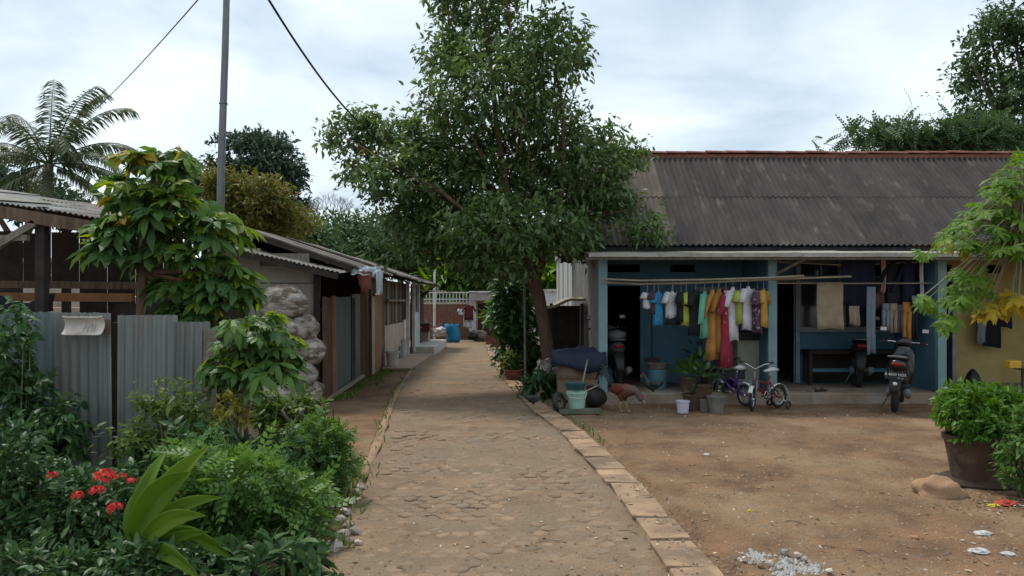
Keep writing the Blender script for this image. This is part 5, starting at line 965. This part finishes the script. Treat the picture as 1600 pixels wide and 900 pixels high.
# --- scooters
m_scb = mat("glossy_black_paint", (.012, .013, .015), (.018, .018, .02), sc=4, rough=.22, bump=0, spec=.6); m_rub = mat("tyre_rubber", (.02, .02, .02), (.03, .028, .026), sc=6, rough=.85); m_chr = mat("worn_chrome", (.55, .55, .56), (.4, .4, .42), rough=.25, metal=.9, bump=0)
m_lamp = mat("red_lens", (.25, .012, .012), rough=.2, bump=0); m_seat = mat("seat_vinyl", (.02, .02, .022), rough=.6); m_grs = mat("grey_plastic", (.16, .165, .17), (.12, .122, .125), rough=.6, bump=0)
m_plt = mat("plate_black", (.012, .012, .012), rough=.5, bump=0); m_let = mat("plate_letters", (.62, .62, .62), rough=.5, bump=0)
def text_mesh(s_, size):
    c = bpy.data.curves.new("lettering", 'FONT'); c.body = s_; c.size = size; c.extrude = .0015; c.align_x = 'CENTER'; c.align_y = 'CENTER'; c.resolution_u = 2; o = bpy.data.objects.new("lettering", c); COL.objects.link(o)
    me = bpy.data.meshes.new_from_object(o.evaluated_get(bpy.context.evaluated_depsgraph_get())); bpy.data.objects.remove(o); me.name = "lettering"; return me
def scooter(label, loc, rz, body, lean=.06, plate=True, box=None):
    t = thing("scooter", label, "scooter", loc, rz); t.rotation_euler = (0, lean, rz); lb_ = lambda mb, n, m, p=t, s=True, **k_: mb.build(n, m, p, local=True, smooth=s, **k_)
    for y in (0, 1.22):
        wl = lb_(MB().torus((0, y, .25), (1, 0, 0), .205, .052, 28, 10), "wheel", m_rub); lb_(MB().torus((0, y, .25), (1, 0, 0), .15, .016, 20, 6), "rim", m_grs, wl); h = MB().lathe([(.05, -.05), (.06, 0), (.05, .05)], 12, (0, y, .25), (1, 0, 0))
        for q in range(5): a = q * 2 * PI / 5; h.bar((0, y, .25), (0, y + math.cos(a) * .15, .25 + math.sin(a) * .15), .022)
        lb_(h, "hub", m_grs, wl)
    # tail: rear body rising from footboard to tail lamp
    lb_(MB().tube([(0, .72, .42), (0, .45, .54), (0, .15, .64), (0, -.12, .70), (0, -.25, .73)], [(.13, .10), (.165, .15), (.165, .14), (.13, .10), (.07, .05)], 16), "rear_body", body)
    lb_(MB().tube([(0, .66, .70), (0, .45, .76), (0, .15, .80), (0, -.14, .82), (0, -.2, .815)], [(.08, .03), (.125, .05), (.13, .05), (.10, .04), (.05, .02)], 14), "seat", m_seat)
    lb_(MB().tube([(-.115, .05, .80), (-.12, -.22, .83), (0, -.30, .84), (.12, -.22, .83), (.115, .05, .80)], .014, 7), "grab_rail", m_grs)
    lb_(MB().tube([(0, -.235, .72), (0, -.275, .725)], [(.095, .035), (.075, .025)], 12), "tail_lamp", m_lamp)
    fd = lb_(MB().tube([(0, -.18, .62), (0, -.28, .50), (0, -.33, .38), (0, -.335, .30)], [(.10, .02), (.085, .015), (.07, .012), (.06, .008)], 10), "rear_mudguard", m_blkp)
    if plate:
        pl_ = lb_(MB().box((0, -.325, .565), (.275, .006, .105), rx=-.25), "number_plate", m_plt, t, False)
        for s_, sz, dx, dz in (("B 4800 NDS", .056, 0, .012), ("05 · 26", .026, .07, -.034)):
            me = text_mesh(s_, sz); me.materials.append(m_let); o = link("lettering", me, pl_); o.matrix_basis = Matrix.Translation((dx, -.333 + dz * .25, .565 + dz)) @ Matrix.Rotation(PI / 2 - .25, 4, 'X')
        lb_(MB().lathe([(.03, 0), (.036, .012), (.02, .02)], 12, (0, -.335, .44), (0, -1, .1)), "reflector", m_chr, fd)
    lb_(MB().tube([(.15, .30, .22), (.16, 0, .26), (.165, -.22, .33)], [.03, .05, .055], 10), "exhaust", m_grs); lb_(MB().tube([(-.11, .45, .3), (-.11, .0, .27)], [(.05, .08), (.04, .06)], 10), "engine_cover", m_grs)
    lb_(MB().tube([(0, .66, .32), (0, .95, .32)], [(.15, .05), (.14, .05)], 12), "footboard", m_blkp); lb_(MB().tube([(0, .93, .30), (0, .98, .55), (0, 1.0, .80), (0, .97, .93)], [(.14, .05), (.19, .06), (.17, .06), (.10, .05)], 14), "front_shield", body)
    lb_(MB().tube([(0, 1.24, .25), (0, 1.08, .72)], [.03, .03], 8), "fork", m_grs); lb_(MB().tube([(0, 1.42, .38), (0, 1.28, .52), (0, 1.1, .48)], [(.05, .02), (.075, .03), (.06, .02)], 10), "front_mudguard", body)
    lb_(MB().tube([(-.12, .98, .98), (0, 1.02, 1.0), (.12, .98, .98)], [(.04, .05), (.07, .08), (.04, .05)], 10), "handlebar_cowl", body); hb_ = lb_(MB().tube([(-.34, .86, .985), (-.2, .95, 1.0), (0, .98, .98), (.2, .95, 1.0), (.34, .86, .985)], .014, 7), "handlebar", m_chr)
    for sg in (-1, 1):
        lb_(MB().tube([(sg * .34, .86, .985), (sg * .24, .93, .997)], .02, 8), "grip", m_rub, hb_); mr = lb_(MB().tube([(sg * .19, .96, 1.0), (sg * .26, .96, 1.12), (sg * .30, .95, 1.17)], .007, 5), "mirror", m_blkp); lb_(MB().blob((sg * .30, .95, 1.19), (.062, .022, .042), 2, .02), "mirror_head", m_blkp, mr)
        lb_(MB().box((sg * .30, .925, 1.19), (.09, .004, .055)), "mirror_glass", m_chr, mr, False)
    lb_(MB().tube([(-.08, .3, .3), (-.2, .24, .02)], .012, 6), "side_stand", m_grs)
    if box: lb_(MB().blob((0, -.02, .90), (.17, .16, .10), 3, .08, 2), "grey_bundle", box)
    return t
p = gpt(1398, 643); scooter("black scooter parked tail-first to the yard in front of the second unit, number plate showing", (p[0], p[1], 0), -.52, m_scb)
scooter("dark scooter half hidden in shadow behind the black one on the terrace", (5.95, 13.75, .165), -.35, mat("dark_maroon_paint", (.035, .012, .016), rough=.3, bump=0), plate=False)
scooter("grey-tailed scooter standing in the dark doorway of the first unit", ((966 - 800) / F * 13.55, 13.6, .165), .05, mat("dark_grey_paint", (.10, .105, .105), (.075, .08, .08), rough=.45, bump=0), plate=False, lean=-.04, box=m_grs)
# --- children's bicycles
def bike(label, loc, rz, fm, steer=.5, training=True, lean=0):
    t = thing("kids_bicycle", label, "bicycle", loc, rz); t.scale = (1.06,) * 3; t.rotation_euler = (lean, 0, rz); lb_ = lambda mb, n, m, p=t, s=True: mb.build(n, m, p, local=True, smooth=s)
    R_ = .165; wb_ = .62; Rf = Matrix.Rotation(steer, 3, 'Z')
    def wheel(c, ax):
        w_ = lb_(MB().torus(c, ax, R_ - .02, .022, 26, 8), "wheel", m_rub); lb_(MB().torus(c, ax, R_ - .045, .008, 22, 5), "rim", m_chr, w_); b = MB(); u = Vector(ax).cross(Vector((0, 0, 1))).normalized()
        for q in range(10): a = q * PI / 5; b.tube([c, Vector(c) + u * math.cos(a) * (R_ - .045) + Vector((0, 0, math.sin(a) * (R_ - .045)))], .0025, 3, False)
        lb_(b, "spokes", m_chr, w_); lb_(MB().lathe([(.02, -.03), (.02, .03)], 8, c, ax), "hub", m_chr, w_)
    hd = Vector((wb_ - .12, 0, .43)); fx = hd + Rf @ Vector((.12, 0, 0)); fx.z = R_
    wheel((0, 0, R_), (0, 1, 0)); wheel(tuple(fx), tuple(Rf @ Vector((0, 1, 0))))
    f_ = MB(); f_.tube([(.18, 0, .47), (.26, 0, .20)], .015, 8); f_.tube([(.26, 0, .20), hd - Vector((0, 0, .06))], .02, 8); f_.tube([(.215, 0, .36), hd - Vector((0, 0, .0))], .015, 8)
    for sg in (-1, 1): f_.tube([(.2, sg * .012, .4), (0, sg * .05, R_)], .009, 6); f_.tube([(.26, sg * .012, .20), (0, sg * .05, R_)], .009, 6)
    lb_(f_, "frame", fm); g_ = MB()
    for sg in (-1, 1): g_.tube([hd + Rf @ Vector((0, sg * .045, 0)), fx + Rf @ Vector((0, sg * .045, 0))], .011, 6)
    g_.tube([hd - Vector((0, 0, .06)), hd + Vector((-.02, 0, .12))], .016, 7); lb_(g_, "fork", m_grs)
    hb_ = MB(); c = hd + Vector((-.03, 0, .15)); hb_.tube([c + Rf @ Vector((-.06, -.24, .10)), c + Rf @ Vector((0, -.12, .07)), c, c + Rf @ Vector((0, .12, .07)), c + Rf @ Vector((-.06, .24, .10))], .010, 6); h_ = lb_(hb_, "handlebar", m_chr)
    for sg in (-1, 1): lb_(MB().tube([c + Rf @ Vector((-.06, sg * .24, .10)), c + Rf @ Vector((-.03, sg * .15, .085))], .018, 8), "grip", m_blkp, h_)
    lb_(MB().tube([(.18, 0, .46), (.17, 0, .53)], .012, 6), "seat_post", m_chr); lb_(MB().tube([(.07, 0, .56), (.12, 0, .565), (.2, 0, .55), (.29, 0, .545)], [(.075, .03), (.08, .035), (.04, .025), (.022, .015)], 12), "saddle", mat("white_vinyl", (.6, .57, .58), rough=.5) if True else m_blkp)
    def guard(c, rot, a0, a1, n):
        P = [[Vector(c) + rot @ Vector((math.cos(a) * (R_ + .025), s_ * .03, math.sin(a) * (R_ + .025) - abs(s_) * .006)) for s_ in (-1, 0, 1)] for a in np.linspace(a0, a1, 12)]; lb_(MB().sheet(P, .003), n, m_white)
    guard((0, 0, R_), Matrix.Identity(3), .7, 3.1, "rear_mudguard"); guard(tuple(fx), Rf, .6, 2.3, "front_mudguard")
    lb_(MB().torus((.26, .03, .20), (0, 1, 0), .06, .006, 18, 5), "chain_ring", m_chr)
    for sg in (-1, 1): cr_ = lb_(MB().tube([(.26, sg * .04, .20), (.26 + sg * .07, sg * .05, .17)], .007, 5), "crank", m_chr); lb_(MB().box((.26 + sg * .07, sg * .09, .17), (.06, .07, .015)), "pedal", m_blkp, cr_, False)
    if training:
        for sg in (-1, 1): a_ = lb_(MB().tube([(0, sg * .05, R_), (-.01, sg * .15, .08)], .008, 5), "stabiliser", m_chr); lb_(MB().torus((-.01, sg * .17, .06), (0, 1, 0), .045, .016, 16, 6), "stabiliser_wheel", m_rub, a_)
    return t
p = gpt(1216, 637); bike("red children's bicycle with white saddle and mudguards in front of the cream cabinet", (p[0], p[1], 0), PI * 1.17, mat("maroon_red_paint", (.20, .03, .028), (.15, .025, .025), rough=.35, bump=0), steer=.55)
p = gpt(1166, 636); bike("purple children's bicycle seen from behind, left of the red one", (p[0] + .0, p[1] + .06, 0), 2.0, mat("purple_paint", (.10, .04, .20), (.08, .03, .16), rough=.35, bump=0), steer=-.2, training=False)
# --- poultry: one continuous body each, coloured by where the plumage changes
def plumage(name, bands):
    m, t, n, l, b = _nodes(name); c = n.new('ShaderNodeTexCoord'); s_ = n.new('ShaderNodeSeparateXYZ'); l.new(c.outputs['Object'], s_.inputs[0]); nz = n.new('ShaderNodeTexNoise'); nz.inputs['Scale'].default_value = 22; l.new(c.outputs['Object'], nz.inputs['Vector'])
    a = n.new('ShaderNodeMath'); a.operation = 'MULTIPLY_ADD'; l.new(nz.outputs[0], a.inputs[0]); a.inputs[1].default_value = .10; l.new(s_.outputs[0], a.inputs[2]); mr = n.new('ShaderNodeMapRange'); mr.inputs[1].default_value = -.3; mr.inputs[2].default_value = .4; l.new(a.outputs[0], mr.inputs[0])
    r = n.new('ShaderNodeValToRGB'); l.new(mr.outputs[0], r.inputs[0]); e = r.color_ramp.elements; e[0].position, e[0].color = bands[0][0], (*bands[0][1], 1); e[1].position, e[1].color = bands[-1][0], (*bands[-1][1], 1)
    for p_, c_ in bands[1:-1]: q = e.new(p_); q.color = (*c_, 1)
    l.new(r.outputs[0], b.inputs['Base Color']); b.inputs['Roughness'].default_value = .65; return m
m_comb = mat("comb_red", (.42, .03, .025), rough=.6, bump=0); m_leg = mat("yellow_shank", (.42, .32, .14), (.34, .25, .1), rough=.6, bump=0)
def fowl(name, label, loc, rz, sc, pm_, tailm, wingm, peck=0.0, cock=False):
    t = thing(name, label, "chicken", loc, rz); t.scale = (sc,) * 3; h = Vector((.27, 0, .56)) if not peck else Vector((.36, 0, .20)); nk = Vector((.19, 0, .46)) if not peck else Vector((.28, 0, .32))
    b = MB(); b.tube([(-.22, 0, .40), (-.16, 0, .37), (-.06, 0, .33), (.05, 0, .31), (.13, 0, .335), tuple(nk * .6 + Vector((.15, 0, .36)) * .4), tuple(nk), tuple(h), tuple(h + Vector((.035, 0, -.012)))], [.02, .06, .105, .118, .098, .078, .052, .04, .018], 14)
    for sg in (-1, 1): b.tube([(.0, sg * .06, .28), (.02, sg * .055, .20), (.025, sg * .05, .15)], [.06, .04, .018], 8)
    o = b.build("body", pm_, t, local=True, smooth=True); rm = o.modifiers.new("remesh", 'REMESH'); rm.mode = 'VOXEL'; rm.voxel_size = .012; rm.use_smooth_shade = True; sm_ = o.modifiers.new("smooth", 'SMOOTH'); sm_.iterations = 4
    for sg in (-1, 1):
        x0 = .025 + sg * .03; lg = MB().tube([(.025, sg * .05, .17), (x0, sg * .052, .09), (x0 + .01, sg * .052, .015)], [.012, .009, .009], 6)
        for a in (-.5, 0, .5, PI): lg.tube([(x0 + .01, sg * .052, .014), (x0 + .01 + math.cos(a) * .055, sg * .052 + math.sin(a) * .055, .006)], [.008, .004], 5)
        lg.build("leg", m_leg, t, local=True, smooth=True)
        MB().tube([(.10, sg * .10, .36), (0, sg * .122, .35), (-.12, sg * .095, .33), (-.2, sg * .06, .33)], [(.03, .02), (.018, .075), (.014, .055), (.006, .015)], 10).build("wing", wingm, t, local=True, smooth=True)
        MB().blob(tuple(h + Vector((.012, sg * .036, .008))), .006, 1, 0).build("eye", m_blkp, t, local=True)
    MB().tube([h + Vector((.025, 0, -.008)), h + Vector((.075, 0, -.03))], [.014, .003], 6).build("beak", m_leg, t, local=True)
    P = [[h + Vector((-.04 + i * .018, s_ * .006, .033 + (.035 if cock else .014) * v * (1 + .35 * (i % 2)))) for v in (0, 1)] for i in range(5) for s_ in (0,)]; MB().sheet(P, .01).build("comb", m_comb, t, local=True); MB().blob(tuple(h + Vector((.035, 0, -.045))), (.012, .01, .024), 2, 0).build("wattle", m_comb, t, local=True)
    for i in range(13 if cock else 7):
        u = (i / 12 if cock else i / 6) - .5; ln = (.32 + .10 * random.random()) if cock else .15; up_ = (2.1 if cock else .9) - abs(u) * .7; y = u * .12; P = []
        for j in range(8):
            v = j / 7; x = -.19 - ln * v * .75; z = .385 + ln * (v * up_ - (1.5 if cock else .5) * v ** 2.4); w_ = (.03 if cock else .022) * math.sin(PI * min(1, .15 + v * .85)) + .002; P.append([(x, y * (1 + v * .8) - w_, z - .01), (x, y * (1 + v * .8), z + .004), (x, y * (1 + v * .8) + w_, z - .01)])
        MB().sheet(P, .002).build("tail_feather", tailm, t, local=True, smooth=True)
    return t
m_blkf = mat("black_feather", (.014, .02, .02), (.02, .03, .03), rough=.4, bump=0); m_redf = mat("red_feather", (.17, .028, .018), (.09, .022, .016), sc=9, rough=.6)
p = gpt(972, 642); fowl("rooster", "large reddish-brown rooster with dark arched tail pecking in front of the doorway", (p[0], p[1], 0), -.75, .95, plumage("rooster_plumage", ((0, (.02, .022, .02)), (.3, (.10, .03, .02)), (.6, (.13, .04, .022)), (.85, (.10, .055, .04)), (1, (.07, .05, .04)))), m_blkf, m_redf, peck=1, cock=True)
p = gpt(1022, 622, .165); fowl("black_hen", "black hen by the light blue bucket", (p[0], p[1], .165), 2.9, .62, plumage("black_plumage", ((0, (.015, .02, .022)), (1, (.02, .025, .028)))), m_blkf, m_blkf)
p = gpt(832, 645); fowl("dark_hen", "small dark hen walking on the kerb by the lane", (p[0], p[1], .045), .15, .5, plumage("dark_plumage", ((0, (.02, .02, .018)), (1, (.045, .035, .028)))), m_blkf, m_blkf)
# --- things at the far end of the lane
bt_ = W(709, 528, 31.5); P = []
for i in range(8): P.append([(W(696 + i * 3.2, 0, 31.5).x + .04 * math.sin(j), 31.5 - .25 * math.sin(PI * i / 7), .02 + (W(0, 507, 31.5).z) * j / 5 + .02 * math.sin(i * 2)) for j in range(6)])
tag(MB().sheet(P, .03).build("blue_tarp", mat("bright_blue_tarp", (.01, .20, .36), (.01, .15, .28), rough=.5, bump=.3, bs=8), smooth=True), "bright blue tarp propped up at the far end of the lane", "tarp")
for i, (a, c_, lab) in enumerate((((664, 500), (680, 522), "long pale board leaning leftmost in the scrap pile at the lane's end"), ((676, 512), (690, 505), "pale board slanting up at the top of the scrap pile"), ((674, 522), (697, 514), "pale board lying across the scrap pile beside the blue tarp"), ((676, 526), (699, 524), "whitish board lowest in the scrap pile"))): 
    tag(MB().bar(W(*a, 31.2 - i * .1), W(*c_, 31.2 - i * .1), .10, .05).build("scrap_board", m_board), lab, "board", "scrap boards at the lane's end")
tag(MB().blob(W(689, 518, 31.4), (.22, .2, .18), 3, .25, 2).build("white_bundle", m_white, smooth=True), "white bundle on the scrap boards next to the blue tarp", "bundle")
rc = thing("red_counter", "dark red counter on a pale plinth on the porch at the lane's end", "counter", (-3.0, 27.6, .26)); x0, x1 = W(644, 0, 27.4).x, W(669, 0, 27.4).x
MB().b2(x0, x1, 27.4, 28, .26, .60).build("plinth", m_board, rc); MB().b2(x0, x1 + .05, 27.35, 28, .6, .86).build("top", mat("dark_red_paint", (.15, .035, .03), (.11, .03, .026), rough=.6), rc); MB().b2(x0 - .03, x1 + .08, 27.3, 28.05, .86, .9).build("slab", m_woodg, rc)
for i in range(4): MB().blob((x0 + .15 + i * .06, 27.34, .73), .018, 1, 0).build("knob", m_white, rc)
shirt("dark red shirt hanging on the pillar of the far house", 733, 476, 500, 13, cloth("maroon_cloth", (.10, .018, .025)), Y=32.4, ang=.2, sleeve=.2, kind="shirt", hang_y=473)['group'] = "washing at the far house"
shirt("small white and maroon shirt hanging left of the dark red one", 721, 483, 492, 9, C['white'], Y=32.4, ang=.2, sleeve=.12, kind="shirt", hang_y=480)['group'] = "washing at the far house"
drape("white_cloth", "white cloth hanging under the dark red shirt at the far house", "cloth", 724, 738, 493, 512, 32.45, C['white'], .04, 2, "washing at the far house")
P_ = thing("planter_box", "brick-red planter box at the far end of the kerb", "planter", (W(770, 0, 29.5).x, 29.5, 0)); x0, x1 = W(759, 0, 29.5).x, W(779, 0, 29.5).x; MB().b2(x0, x1, 29.5, 30, 0, .36).build("box", mat("planter_red", (.22, .07, .045), (.15, .05, .035), sc=6, bump=.3), P_); MB().b2(x0 + .04, x1 - .04, 29.54, 29.96, .36, .375).build("earth", m_soil, P_)
b = MB()
for i in range(5): b = tag(MB().b2(W(781 + i * 4.5, 0, 29).x, W(783 + i * 4.5, 0, 29).x, 29, 29.04, 0, .25).build("white_stake", m_white), ("first", "second", "third", "fourth", "fifth")[i] + " little white stake counting away from the brick-red planter box", "stake", "white stakes by the planter")
for px, lab in ((741, "grey scrap bag leaning under the white cloth at the far house"), (750, "grey stone heap at the foot of the far house pillar")):
    tag(MB().blob(W(px, 524, 32), (.26, .25, .22), 3, .25, 2).build("scrap_heap", m_potg if px == 750 else m_blkp, smooth=True), lab, "heap")
pot("white_bucket", "white bucket with a black rim by the orange-brown door", "bucket", (W(611, 0, 19.2).x + .05, 19.1, .09), .13, .16, .36, m_white, .02, m_blkp)
MB_ = pot("blue_jug", "small pale blue jug standing by the porch post", "jug", (W(628, 0, 22).x, 22.2, .09), .1, .09, .5, mat("pale_blue_plastic", (.4, .48, .52), rough=.5, bump=0), .01)
tag(MB().b2(W(612, 0, 22).x, W(628, 0, 22).x, 21.6, 21.9, .09, .42).build("grey_block", m_potg), "grey concrete block beside the low cream wall", "block"); tag(MB().b2(W(629, 0, 24).x, W(646, 0, 24).x, 23.8, 24.1, .0, .27).build("brown_step_block", m_ply), "brown step block in front of the white porch", "step")
pot("clay_planter", "terracotta planter behind the kerb beside the small weeds", "planter", (W(803, 0, 16.2).x, 16.3, 0), .14, .19, .25, m_ridge, .015, m_soil)
# --- stones, rubble, debris
m_rock = mat("tan_rock", (.36, .22, .13), (.27, .16, .095), sc=3, rough=.9, bump=.5, bs=20, c3=(.16, .10, .065), sc3=2.5); m_wst = mat("white_rubble", (.46, .42, .37), (.34, .30, .26), sc=6, rough=.9, bump=.4, bs=30, rnd=.2, c3=(.2, .15, .11), sc3=4)
p = gpt(1476, 778); tag(MB().blob((p[0], p[1] + .1, .02), (.22, .16, .13), 4, .18, 1.6).build("rock", m_rock, smooth=True), "smooth tan rock lying in front of the big clay pot", "rock")
def chunk(c, r, m, name):
    b = MB().blob((0, 0, 0), (r, r * random.uniform(.6, .9), r * random.uniform(.5, .75)), 1, .3, 1.8); o = b.build(name, m); o.location = c; o.rotation_euler = (random.uniform(-.4, .4), random.uniform(-.4, .4), random.uniform(0, 6)); return o
for px, py, r, lab in ((540, 800, .055, "rubble stone above the biggest pair at the bed's lane edge"), (532, 812, .045, "small rubble stone tucked against the bed edge plants"), (545, 822, .05, "rubble stone in the middle of the bed edge pile"), (553, 832, .06, "large rubble stone on the lane side of the bed edge pile"), (535, 838, .06, "large rubble stone against the plants in the bed edge pile"), (546, 848, .045, "lower middle rubble stone of the bed edge pile"), (526, 856, .055, "rubble stone of the bed edge pile nearest the viewer"), (560, 850, .04, "small rubble stone lying loose on the lane beside the pile"), (556, 770, .05, "rubble stone at the upper end of the bed edge, near the drain edging"), (562, 762, .045, "farthest rubble stone of the row along the bed edge"), (550, 785, .04, "small rubble stone between the pile and the farther pair at the bed edge"), (404, 820, .06, "upper stone of the three lying inside the left bed"), (415, 828, .055, "right stone of the three lying inside the left bed"), (396, 834, .05, "lowest stone of the three lying inside the left bed")):
    q = gpt(px, py + 6); tag(chunk((q[0], q[1], .035 if px > 450 else .14), r, m_wst, "rubble_stone"), lab, "stone", "rubble stones along the left bed")
for px, py, r, lab in ((1162, 877, .030, "leftmost pale plaster lump in the yard"), (1188, 884, .034, "plaster lump second from the left, in front of the white patch"), (1204, 882, .03, "plaster lump touching the left side of the white patch"), (1226, 865, .034, "plaster lump at the far edge of the white patch, left one"), (1246, 870, .03, "plaster lump at the far edge of the white patch, right one"), (1236, 880, .026, "plaster lump in the centre of the white patch"), (1218, 890, .03, "plaster lump at the near edge of the white patch"), (1258, 876, .028, "plaster lump on the right side of the white patch"), (1282, 858, .02, "tiny plaster lump lying apart right of the white patch"), (1296, 894, .026, "plaster lump farthest right, at the bottom edge of the picture")):
    q = gpt(px, py); tag(chunk((q[0], q[1], .012), r, m_wst, "plaster_lump"), lab, "plaster lump", "plaster lumps in the yard")
m_plas = mat("plaster_dust", (.50, .50, .48), (.40, .39, .37), sc=9, rough=.95, bump=.3)
V_ = []; n_ = 0; b = MB()
for cx_, cy_, r in ((1180, 868, 26), (1235, 880, 40), (1225, 893, 24), (1270, 888, 26)):
    for _ in range(170 if r > 30 else 80):
        a, q = random.uniform(0, 6.28), abs(random.gauss(0, .5)); g = gpt(cx_ + math.cos(a) * r * q, cy_ + math.sin(a) * r * q * .42); s_ = random.uniform(.004, .014)
        z = .02 * noise.noise((g[0] * .5, g[1] * .5, 1)) + .014 * noise.noise((g[0] * 1.9, g[1] * 1.9, 5)) + .009; b.add([(g[0] - s_, g[1] - s_ * .7, z - .01), (g[0] + s_, g[1] - s_, z - .01), (g[0] + s_ * .8, g[1] + s_, z - .01), (g[0] - s_, g[1] + s_ * .8, z - .01), (g[0], g[1], z + s_ * .6)], [(0, 1, 4), (1, 2, 4), (2, 3, 4), (3, 0, 4)])
tag(b.build("plaster_crumbs", m_plas), "white plaster crumbs scattered at the bottom of the yard", "crumbs", kind='stuff')
def gz_(x, y):
    if interp(ROADL, y) - .05 < x < interp(KERB, y) - .13: return roadz(x, y)
    if abs(x - interp(KERB, y)) < .16: return .046
    d = 1 if y < 14 else .5; return d * (.030 * noise.noise((x * .5, y * .5, 1)) + .016 * noise.noise((x * 1.9, y * 1.9, 5)) + .009 * noise.noise((x * 6, y * 6, 9)) + .006 * noise.noise((x * 15, y * 15, 3)))
def pebmat(name, stops):
    m, t, n, l, b_ = _nodes(name); g = n.new('ShaderNodeNewGeometry'); r = n.new('ShaderNodeValToRGB'); l.new(g.outputs['Random Per Island'], r.inputs[0]); e = r.color_ramp.elements; e[0].color = (*stops[0][1], 1); e[1].position = stops[-1][0]; e[1].color = (*stops[-1][1], 1)
    for p_, c_ in stops[1:-1]: q = e.new(p_); q.color = (*c_, 1)
    l.new(r.outputs[0], b_.inputs['Base Color']); b_.inputs['Roughness'].default_value = .9; return m
m_peb = pebmat("pebbles", ((0, (.13, .085, .055)), (.45, (.24, .16, .10)), (.75, (.32, .24, .17)), (.9, (.12, .115, .11)), (1, (.55, .5, .43))))
b = MB(); octo = [(1, 0, 0), (0, 1, 0), (-1, 0, 0), (0, -1, 0), (0, 0, .7)]
for _ in range(14000):
    y = 4.6 + 9 * random.random() ** 1.8; hw = y * .66; x = random.uniform(-1.6, min(hw, 5.6))
    if interp(ROADL, y) < x < interp(KERB, y) and random.random() < .45: continue
    r = random.choice((.005, .006, .008, .009, .012, .016)) * random.uniform(.7, 1.2) * (1.6 if random.random() < .03 else 1); z = gz_(x, y); a = random.uniform(0, 6.28)
    b.add([(x + r * (math.cos(a) * px - math.sin(a) * py) * random.uniform(.7, 1.2), y + r * (math.sin(a) * px + math.cos(a) * py) * random.uniform(.6, 1.1), z - .002 + r * pz * random.uniform(.6, 1.2)) for px, py, pz in octo], [(0, 1, 4), (1, 2, 4), (2, 3, 4), (3, 0, 4)])
tag(b.build("gravel", m_peb), "small pebbles and crumbs scattered over yard and lane", "gravel", kind='stuff')
m_lit = pebmat("leaf_litter", ((0, (.10, .06, .035)), (.5, (.2, .12, .06)), (.8, (.3, .2, .1)), (.93, (.45, .38, .25)), (1, (.5, .48, .44))))
P = []
for _ in range(1000): y = 4.7 + 11 * random.random() ** 1.5; x = random.uniform(-1.6, min(y * .66, 6.5)); P.append((x, y, gz_(x, y) + .006))
for _ in range(350): a = random.uniform(0, 6.3); q = abs(random.gauss(0, .35)); x, y = 4.0 + math.cos(a) * q, 6.4 + math.sin(a) * q * .6; P.append((x, y, gz_(x, y) + .008))
for _ in range(300): y = random.uniform(13, 19); x = -2.9 + random.random() * .8; P.append((x, y, .02))
P = np.array(P); n = len(P); ax = norm(rdir(n) * np.array([1, 1, .18])); tag(leaf_cloud("leaf_litter", m_lit, None, tmpl_leaf(.22, .1, .08), P, ax, norm(np.array([0, 0, 1.0]) + .25 * rdir(n)), .016 + .04 * rng.random(n) ** 2), "dry fallen leaves and scraps strewn over the yard", "leaf litter", kind='stuff')
b = MB()
for _ in range(120):
    y = 5 + 9 * random.random() ** 1.5; x = random.uniform(-1.5, min(y * .62, 6)); a = random.uniform(0, 3.14); l_ = random.uniform(.04, .16); z = gz_(x, y) + .006; b.tube([(x, y, z), (x + math.cos(a) * l_ * .5, y + math.sin(a) * l_ * .5, z + .008), (x + math.cos(a + .3) * l_, y + math.sin(a + .3) * l_, z)], .003, 3, False)
tag(b.build("dry_twigs", m_woodg), "dry twigs lying about the yard", "twigs", kind='stuff')
for px, py, c_, lab, r in ((1172, 800, (.6, .5, .03), "tiny yellow ball on the bare yard", .018), (1570, 790, (.45, .06, .04), "flat red plastic scrap by the tan rock", .09), (1552, 792, (.6, .5, .05), "small yellow wrapper beside the red plastic scrap", .05), (1535, 832, (.55, .55, .53), "white plastic scrap on the right of the yard", .06), (1530, 858, (.5, .5, .5), "crumpled pale plastic piece near the right bottom of the yard", .07), (1575, 862, (.5, .48, .45), "pale paper scrap at the right bottom edge of the yard", .05), (1430, 838, (.38, .2, .12), "broken brick piece lying in the yard", .05), (1104, 712, (.6, .58, .55), "small white scrap in the middle of the yard", .035)):
    g = gpt(px, py); o = MB().blob((g[0], g[1], gz_(g[0], g[1]) + r * .12), (r, r * .7, r * .95 if "ball" in lab else r * .28), 2, .25, 3).build("ball" if "ball" in lab else "scrap", mat("scrap_colour", c_, rough=.6)); tag(o, lab, "ball" if "ball" in lab else "litter")
